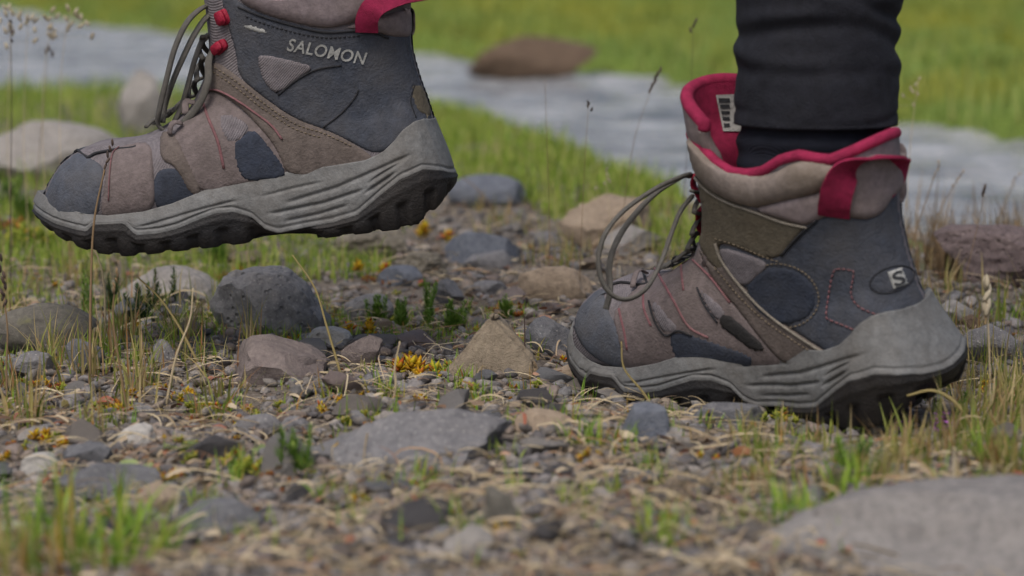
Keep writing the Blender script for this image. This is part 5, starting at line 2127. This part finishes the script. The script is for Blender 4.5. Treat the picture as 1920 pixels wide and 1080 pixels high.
# ---- single grass stalks with seed heads
def stalk(pts, label, r=0.0006, head=None, hm='darkstalk', sm='brownstalk', hlen=0.014, hn=7, hsz=0.0028, depth=None, base=None, spread=0.6):
    """pts: photo pixels from the foot up; the foot stands on the ground, the rest in its upright plane"""
    g = on_ground(*pts[0]) if depth is None else at_depth(pts[0][0], pts[0][1], depth)
    d0 = depth_of(g)
    P = [Vector((0, 0, -0.002))]
    for (x, y) in pts[1:]:
        P.append(at_depth(x, y, d0) - g)
    if depth is not None:
        gg = gz(g.x, g.y)
        P[0] = Vector((0, 0, gg - g.z - 0.003))
        P.insert(1, Vector((0, 0, 0)))
    S = spline(P, 7)
    root = bpy.data.objects.new("grass_stalk", None)
    root.empty_display_size = 0.01
    COL.objects.link(root)
    root.location = g
    tag(root, label, "grass stalk", "single grass stalks")
    mb = MB()
    rr = np.linspace(r * 1.25, r * 0.6, len(S))
    mb.add(*tube_geo(S, rr, 5))
    mb.build("stem", LM[sm], root)
    if head:
        end = S[-1]
        d = S[-1] - S[-3]
        d /= np.linalg.norm(d)
        V, F = [], []
        iv, iff = ico(1)
        for k in range(hn):
            t = k / max(1, hn - 1)
            if head == 'spike':
                c = end + d * hlen * (t - 0.1) + np.array((random.gauss(0, 1), random.gauss(0, 1), 0)) * hsz * .35
                ax = d + np.array((random.gauss(0, .25), random.gauss(0, .25), 0))
            else:
                c = end - d * hlen * t + np.array((random.gauss(0, 1), random.gauss(0, .6), random.gauss(0, .3))) * hlen * spread * (0.3 + t) * 0.5
                ax = d + np.array((random.gauss(0, .6), random.gauss(0, .4), 0))
                n0 = len(V)
                tv, tf = tube_geo([end - d * hlen * min(1, t + .2), c], r * .4, 3)
                V += [tuple(v) for v in tv]
                F += [[i + n0 for i in f] for f in tf]
            ax /= np.linalg.norm(ax)
            u = np.cross(ax, (0.2, 0.9, 0.1)); u /= np.linalg.norm(u)
            w = np.cross(ax, u)
            n0 = len(V)
            Q = c + hsz * (iv[:, 0:1] * u * .38 + iv[:, 1:2] * w * .38 + iv[:, 2:3] * ax * (1.1 if head == 'spike' else 0.9))
            V += [tuple(v) for v in Q]
            F += [[int(i) + n0 for i in f] for f in iff]
        mb = MB()
        mb.add(V, F)
        mb.build("seed_head", LM[hm], root)
    return root


stalk([(1700, 505), (1700, 380), (1708, 260), (1722, 150)], "stalk with pale drooping panicle beside the trouser leg, top right", .0004, 'panicle', 'palehead', 'straw', .022, 8, .0028)
stalk([(1858, 800), (1856, 700), (1853, 610), (1850, 575)], "straight stalk with a fat pale spike right of the planted heel", .0006, 'spike', 'palehead', 'straw', .018, 9, .0048)
stalk([(1800, 560), (1822, 470), (1838, 400), (1845, 362)], "fine stalk with a small dark bent seed over the water, far right", .0003, 'spike', 'darkstalk', 'brownstalk', .006, 3, .003)
stalk([(1085, 560), (1092, 400), (1098, 280), (1104, 192)], "fine upright stalk with a tiny dark forked seed over the brook", .00025, 'panicle', 'darkstalk', 'brownstalk', .005, 3, .0026)
stalk([(1150, 500), (1146, 430), (1140, 370), (1136, 318)], "stalk with small pale and dark spikelets left of the planted collar", .0003, 'panicle', 'palehead', 'straw', .016, 6, .0026)
stalk([(1030, 560), (1030, 400), (1026, 280), (1022, 150)], "thin plain upright stalk in the gap between the boots", .0003, None)
stalk([(20, 560), (20, 380), (22, 200), (20, 40)], "long thin dark stalk at the left edge before the pale boulder", .0004, 'panicle', 'darkstalk', 'darkstalk', .014, 3, .0026)
stalk([(62, 480), (70, 330), (84, 180), (90, 100)], "thin leaning stalk with dark grain over the water at the left", .0003, 'spike', 'darkstalk', 'brownstalk', .005, 3, .0034)
stalk([(168, 735), (170, 560), (176, 420), (196, 318)], "brown stalk with a dark tip crossing the toe of the lifted boot", .0009, 'spike', 'darkstalk', 'brownstalk', .02, 6, .0026)
stalk([(196, 650), (196, 540), (178, 470), (140, 430)], "bent straw stalk with pale knob before the lifted sole", .0008, 'spike', 'palehead', 'straw', .004, 3, .0034)
stalk([(452, 470), (432, 446), (404, 418), (384, 404)], "short straw stalk with a broom-like pale head before the lifted sole", .0006, 'panicle', 'palehead', 'straw', .016, 10, .003, spread=.9)
stalk([(640, 700), (612, 610), (590, 540), (548, 478)], "long pale green stalk leaning over the pitted rock", .0008, None, sm='mixed')
stalk([(378, 690), (340, 620), (300, 560), (258, 520)], "green bent blade crossing the dark sprigs", .0009, None, sm='mixed')
stalk([(310, 760), (330, 670), (356, 600), (362, 540)], "straw-coloured stalk leaning right, left of the mauve stone", .0008, None, sm='straw')
stalk([(240, 780), (225, 690), (212, 600), (215, 540)], "orange-brown thin stalk before the mossy stone", .0007, 'spike', 'brownstalk', 'brownstalk', .012, 5, .0022)
stalk([(14, 760), (12, 690), (14, 620), (8, 560)], "reddish-purple spike at the extreme left edge", .0007, 'spike', 'darkstalk', 'brownstalk', .03, 9, .003)
stalk([(1787, 918), (1788, 890), (1789, 860), (1790, 838)], "white dry stalk stub above the corner boulder", .0010, None, sm='palehead')
stalk([(1836, 830), (1800, 765), (1752, 733), (1700, 742)], "arching yellow-green blade before the planted heel", .0012, None, sm='mixed')
stalk([(1255, 520), (1278, 400), (1292, 230), (1300, 55)], "dark hair-thin stalk rising left of the trouser leg", .00028, 'spike', 'darkstalk', 'darkstalk', .008, 3, .003)
stalk([(1150, 540), (1168, 400), (1190, 260), (1222, 165)], "brown arching stalk with a drooping dark head over the brook", .0003, 'spike', 'darkstalk', 'brownstalk', .018, 6, .003)
stalk([(735, 760), (742, 720), (740, 690), (750, 640)], "straw stub standing left of the tan stone", .0008, None, sm='straw')
stalk([(985, 705), (984, 660), (984, 620), (983, 588)], "dark thin stem standing against the tan stone", .0006, None, sm='darkstalk')
stalk([(1235, 775), (1205, 735), (1170, 690), (1165, 640)], "green blade leaning against the planted toe", .0008, None, sm='mixed')
stalk([(945, 440), (920, 385), (890, 350), (862, 330)], "thin dark bent stalk behind the lifted heel", .0006, None, sm='brownstalk')
stalk([(1690, 520), (1712, 450), (1735, 380), (1752, 330)], "brown reed leaning right, behind the planted boot", .0006, 'spike', 'brownstalk', 'brownstalk', .014, 5, .002)
stalk([(1740, 520), (1750, 440), (1765, 390), (1790, 345)], "second brown reed, right of the first behind the planted boot", .0006, 'spike', 'brownstalk', 'brownstalk', .014, 5, .002)
stalk([(1850, 480), (1868, 420), (1885, 380), (1898, 350)], "brown reed above the purplish rock", .0006, 'spike', 'brownstalk', 'brownstalk', .014, 5, .002)
for k_, (x, y, dx) in enumerate([(96, 18, 8), (128, 14, 4), (60, 24, -6), (30, 12, -8)]):
    lb_ = ["blurred pale panicle at the top left, right of the middle pair", "blurred pale panicle at the top left, rightmost of four", "blurred pale panicle at the top left, second from the edge", "blurred pale panicle at the top left, nearest the edge"][k_]
    stalk([(x - 10, 380), (x - 16, 260), (x - 12, 120), (x + dx, y)], lb_, .0003, 'panicle', 'palehead', 'straw', .026, 10, .0046, depth=2.2, spread=1.0)

# ================================================================ THE WEARER
person = bpy.data.objects.new("person", None)
person.empty_display_size = 0.2
COL.objects.link(person)
tag(person, "person walking in black trousers and dark socks, only the lower legs in view", "person")


def leg_loft(name, centres, radii, mat, folds=None, seg=72, seam=None):
    rings = []
    C = np.array([tuple(c) for c in centres])
    n = len(C)
    T = np.gradient(C, axis=0)
    T /= np.linalg.norm(T, axis=1)[:, None]
    for i in range(n):
        t = Vector(T[i])
        u = Vector((1, 0, 0)); u = (u - t * u.dot(t)).normalized()
        w = t.cross(u)
        r = []
        for k in range(seg):
            a = 2 * math.pi * k / seg
            rad = radii[i]
            f = folds(C[i], a) if folds else 0.0
            p = Vector(C[i]) + (u * math.cos(a) * (rad[0] + f) + w * math.sin(a) * (rad[1] + f))
            r.append(tuple(p))
        rings.append(r)
    V, F = loft(rings)
    mb = MB()
    mb.add(V, F)
    return mb.build(name, mat, person)


# right leg, in the planted boot
dR = depth_of(bootR.mw @ Vector((0.078, 0, 0.16)))
hemc = at_depth(1530, 232, dR)
botc = bootR.mw @ Vector((0.080, 0, 0.105))
rw = 153 / FPX * dR
ztop = 0.92
Cs, Rs = [], []
zs_ = list(np.arange(hemc.z, hemc.z + 0.13, 0.0014)) + list(np.arange(hemc.z + 0.13, ztop, 0.02))
fold_tab = [(0.0, 0.05, 0.0005, 0.003), (0.0055, 0.0, -0.0012, 0.0022), (0.027, 0.35, -0.0020, 0.005), (0.040, 0.2, 0.0022, 0.006), (0.052, -0.3, -0.0030, 0.005), (0.064, -0.1, 0.0030, 0.006), (0.073, 0.4, -0.0032, 0.004), (0.084, 0.15, 0.0026, 0.007), (0.098, -0.4, -0.0030, 0.006), (0.112, 0.2, 0.002, 0.006)]


def folds(c, a):
    z = c[2] - hemc.z
    f = 0.0
    for k, (z0, tl, amp, wd) in enumerate(fold_tab):
        zz = z0 + tl * 0.030 * math.sin(a + k * 1.7) + 0.004 * math.sin(2 * a + k)
        g = 0.55 + 0.45 * math.sin(a * (1 + k % 2) + k * 2.3)
        f += amp * 1.05 * g * math.exp(-((z - zz) / wd) ** 2)
    n_ = vnoise(np.array([[math.cos(a) * 1.3, math.sin(a) * 1.3, z * 55 + 0.8 * math.sin(a + 1)], [math.cos(a) * 4, math.sin(a) * 4, z * 130]]), 5)
    f += 0.0013 * n_[0] * min(1, z / 0.02 + .2) + 0.0006 * n_[1]
    # side seam
    da = (a - math.radians(222) + math.pi) % (2 * math.pi) - math.pi
    f += -0.0016 * math.exp(-(da / 0.03) ** 2) + 0.0008 * math.exp(-((da - 0.09) / 0.05) ** 2)
    return f


for z in zs_:
    q = (z - hemc.z)
    Cs.append((hemc.x + 0.02 * max(0, q - 0.13), hemc.y - 0.02 * max(0, q - 0.13), z))
    gr_ = 1.0 + 0.55 * sstep(0.1, 0.7, np.array([q]))[0]
    Rs.append((rw * gr_, rw * 0.98 * gr_))
leg_loft("trouser_leg", Cs, Rs, M['trouser'], folds)
# turned-in hem and the sock below it
Cs, Rs = [], []
for q in np.linspace(0, 1, 40):
    c = botc.lerp(Vector((hemc.x - 0.001, hemc.y, hemc.z + 0.012)), q)
    Cs.append(tuple(c))
    Rs.append((rw * (0.78 + 0.13 * sstep(0.25, 0.7, np.array([q]))[0]), rw * (0.72 + 0.16 * sstep(0.25, 0.7, np.array([q]))[0])))
leg_loft("sock", Cs, Rs, M['sock'], lambda c, a: 0.0011 * math.sin(c[2] * 420 + 1.2 * math.sin(a)) + 0.0008 * math.sin(2 * a + c[2] * 130))
# left leg, in the lifted boot, rising out of the picture
topL = bootL.mw @ Vector((0.078, 0, 0.20))
lowL = bootL.mw @ Vector((0.080, 0, 0.105))
Cs, Rs = [], []
for q in np.linspace(0, 1, 24):
    c = lowL.lerp(topL + Vector((-0.004, 0, 0.035)), q)
    Cs.append(tuple(c)); g = float(sstep(0.55, 1.0, np.array([q]))[0]); Rs.append((0.029 + 0.012 * g, 0.027 + 0.011 * g))
leg_loft("sock", Cs, Rs, M['sock'])
Cs, Rs = [], []
for z in np.arange(0.0, 0.66, 0.01):
    Cs.append((topL.x - 0.18 * z * (1 - z), topL.y, topL.z + 0.018 + z)); g = 1 + 0.5 * sstep(0.1, .6, np.array([z]))[0]; Rs.append((0.052 * g, 0.051 * g))
leg_loft("trouser_leg", Cs, Rs, M['trouser'], lambda c, a: 0.0015 * math.sin(c[2] * 190 + 1.4 * math.sin(a)) * math.sin(a * 2 + c[2] * 40))
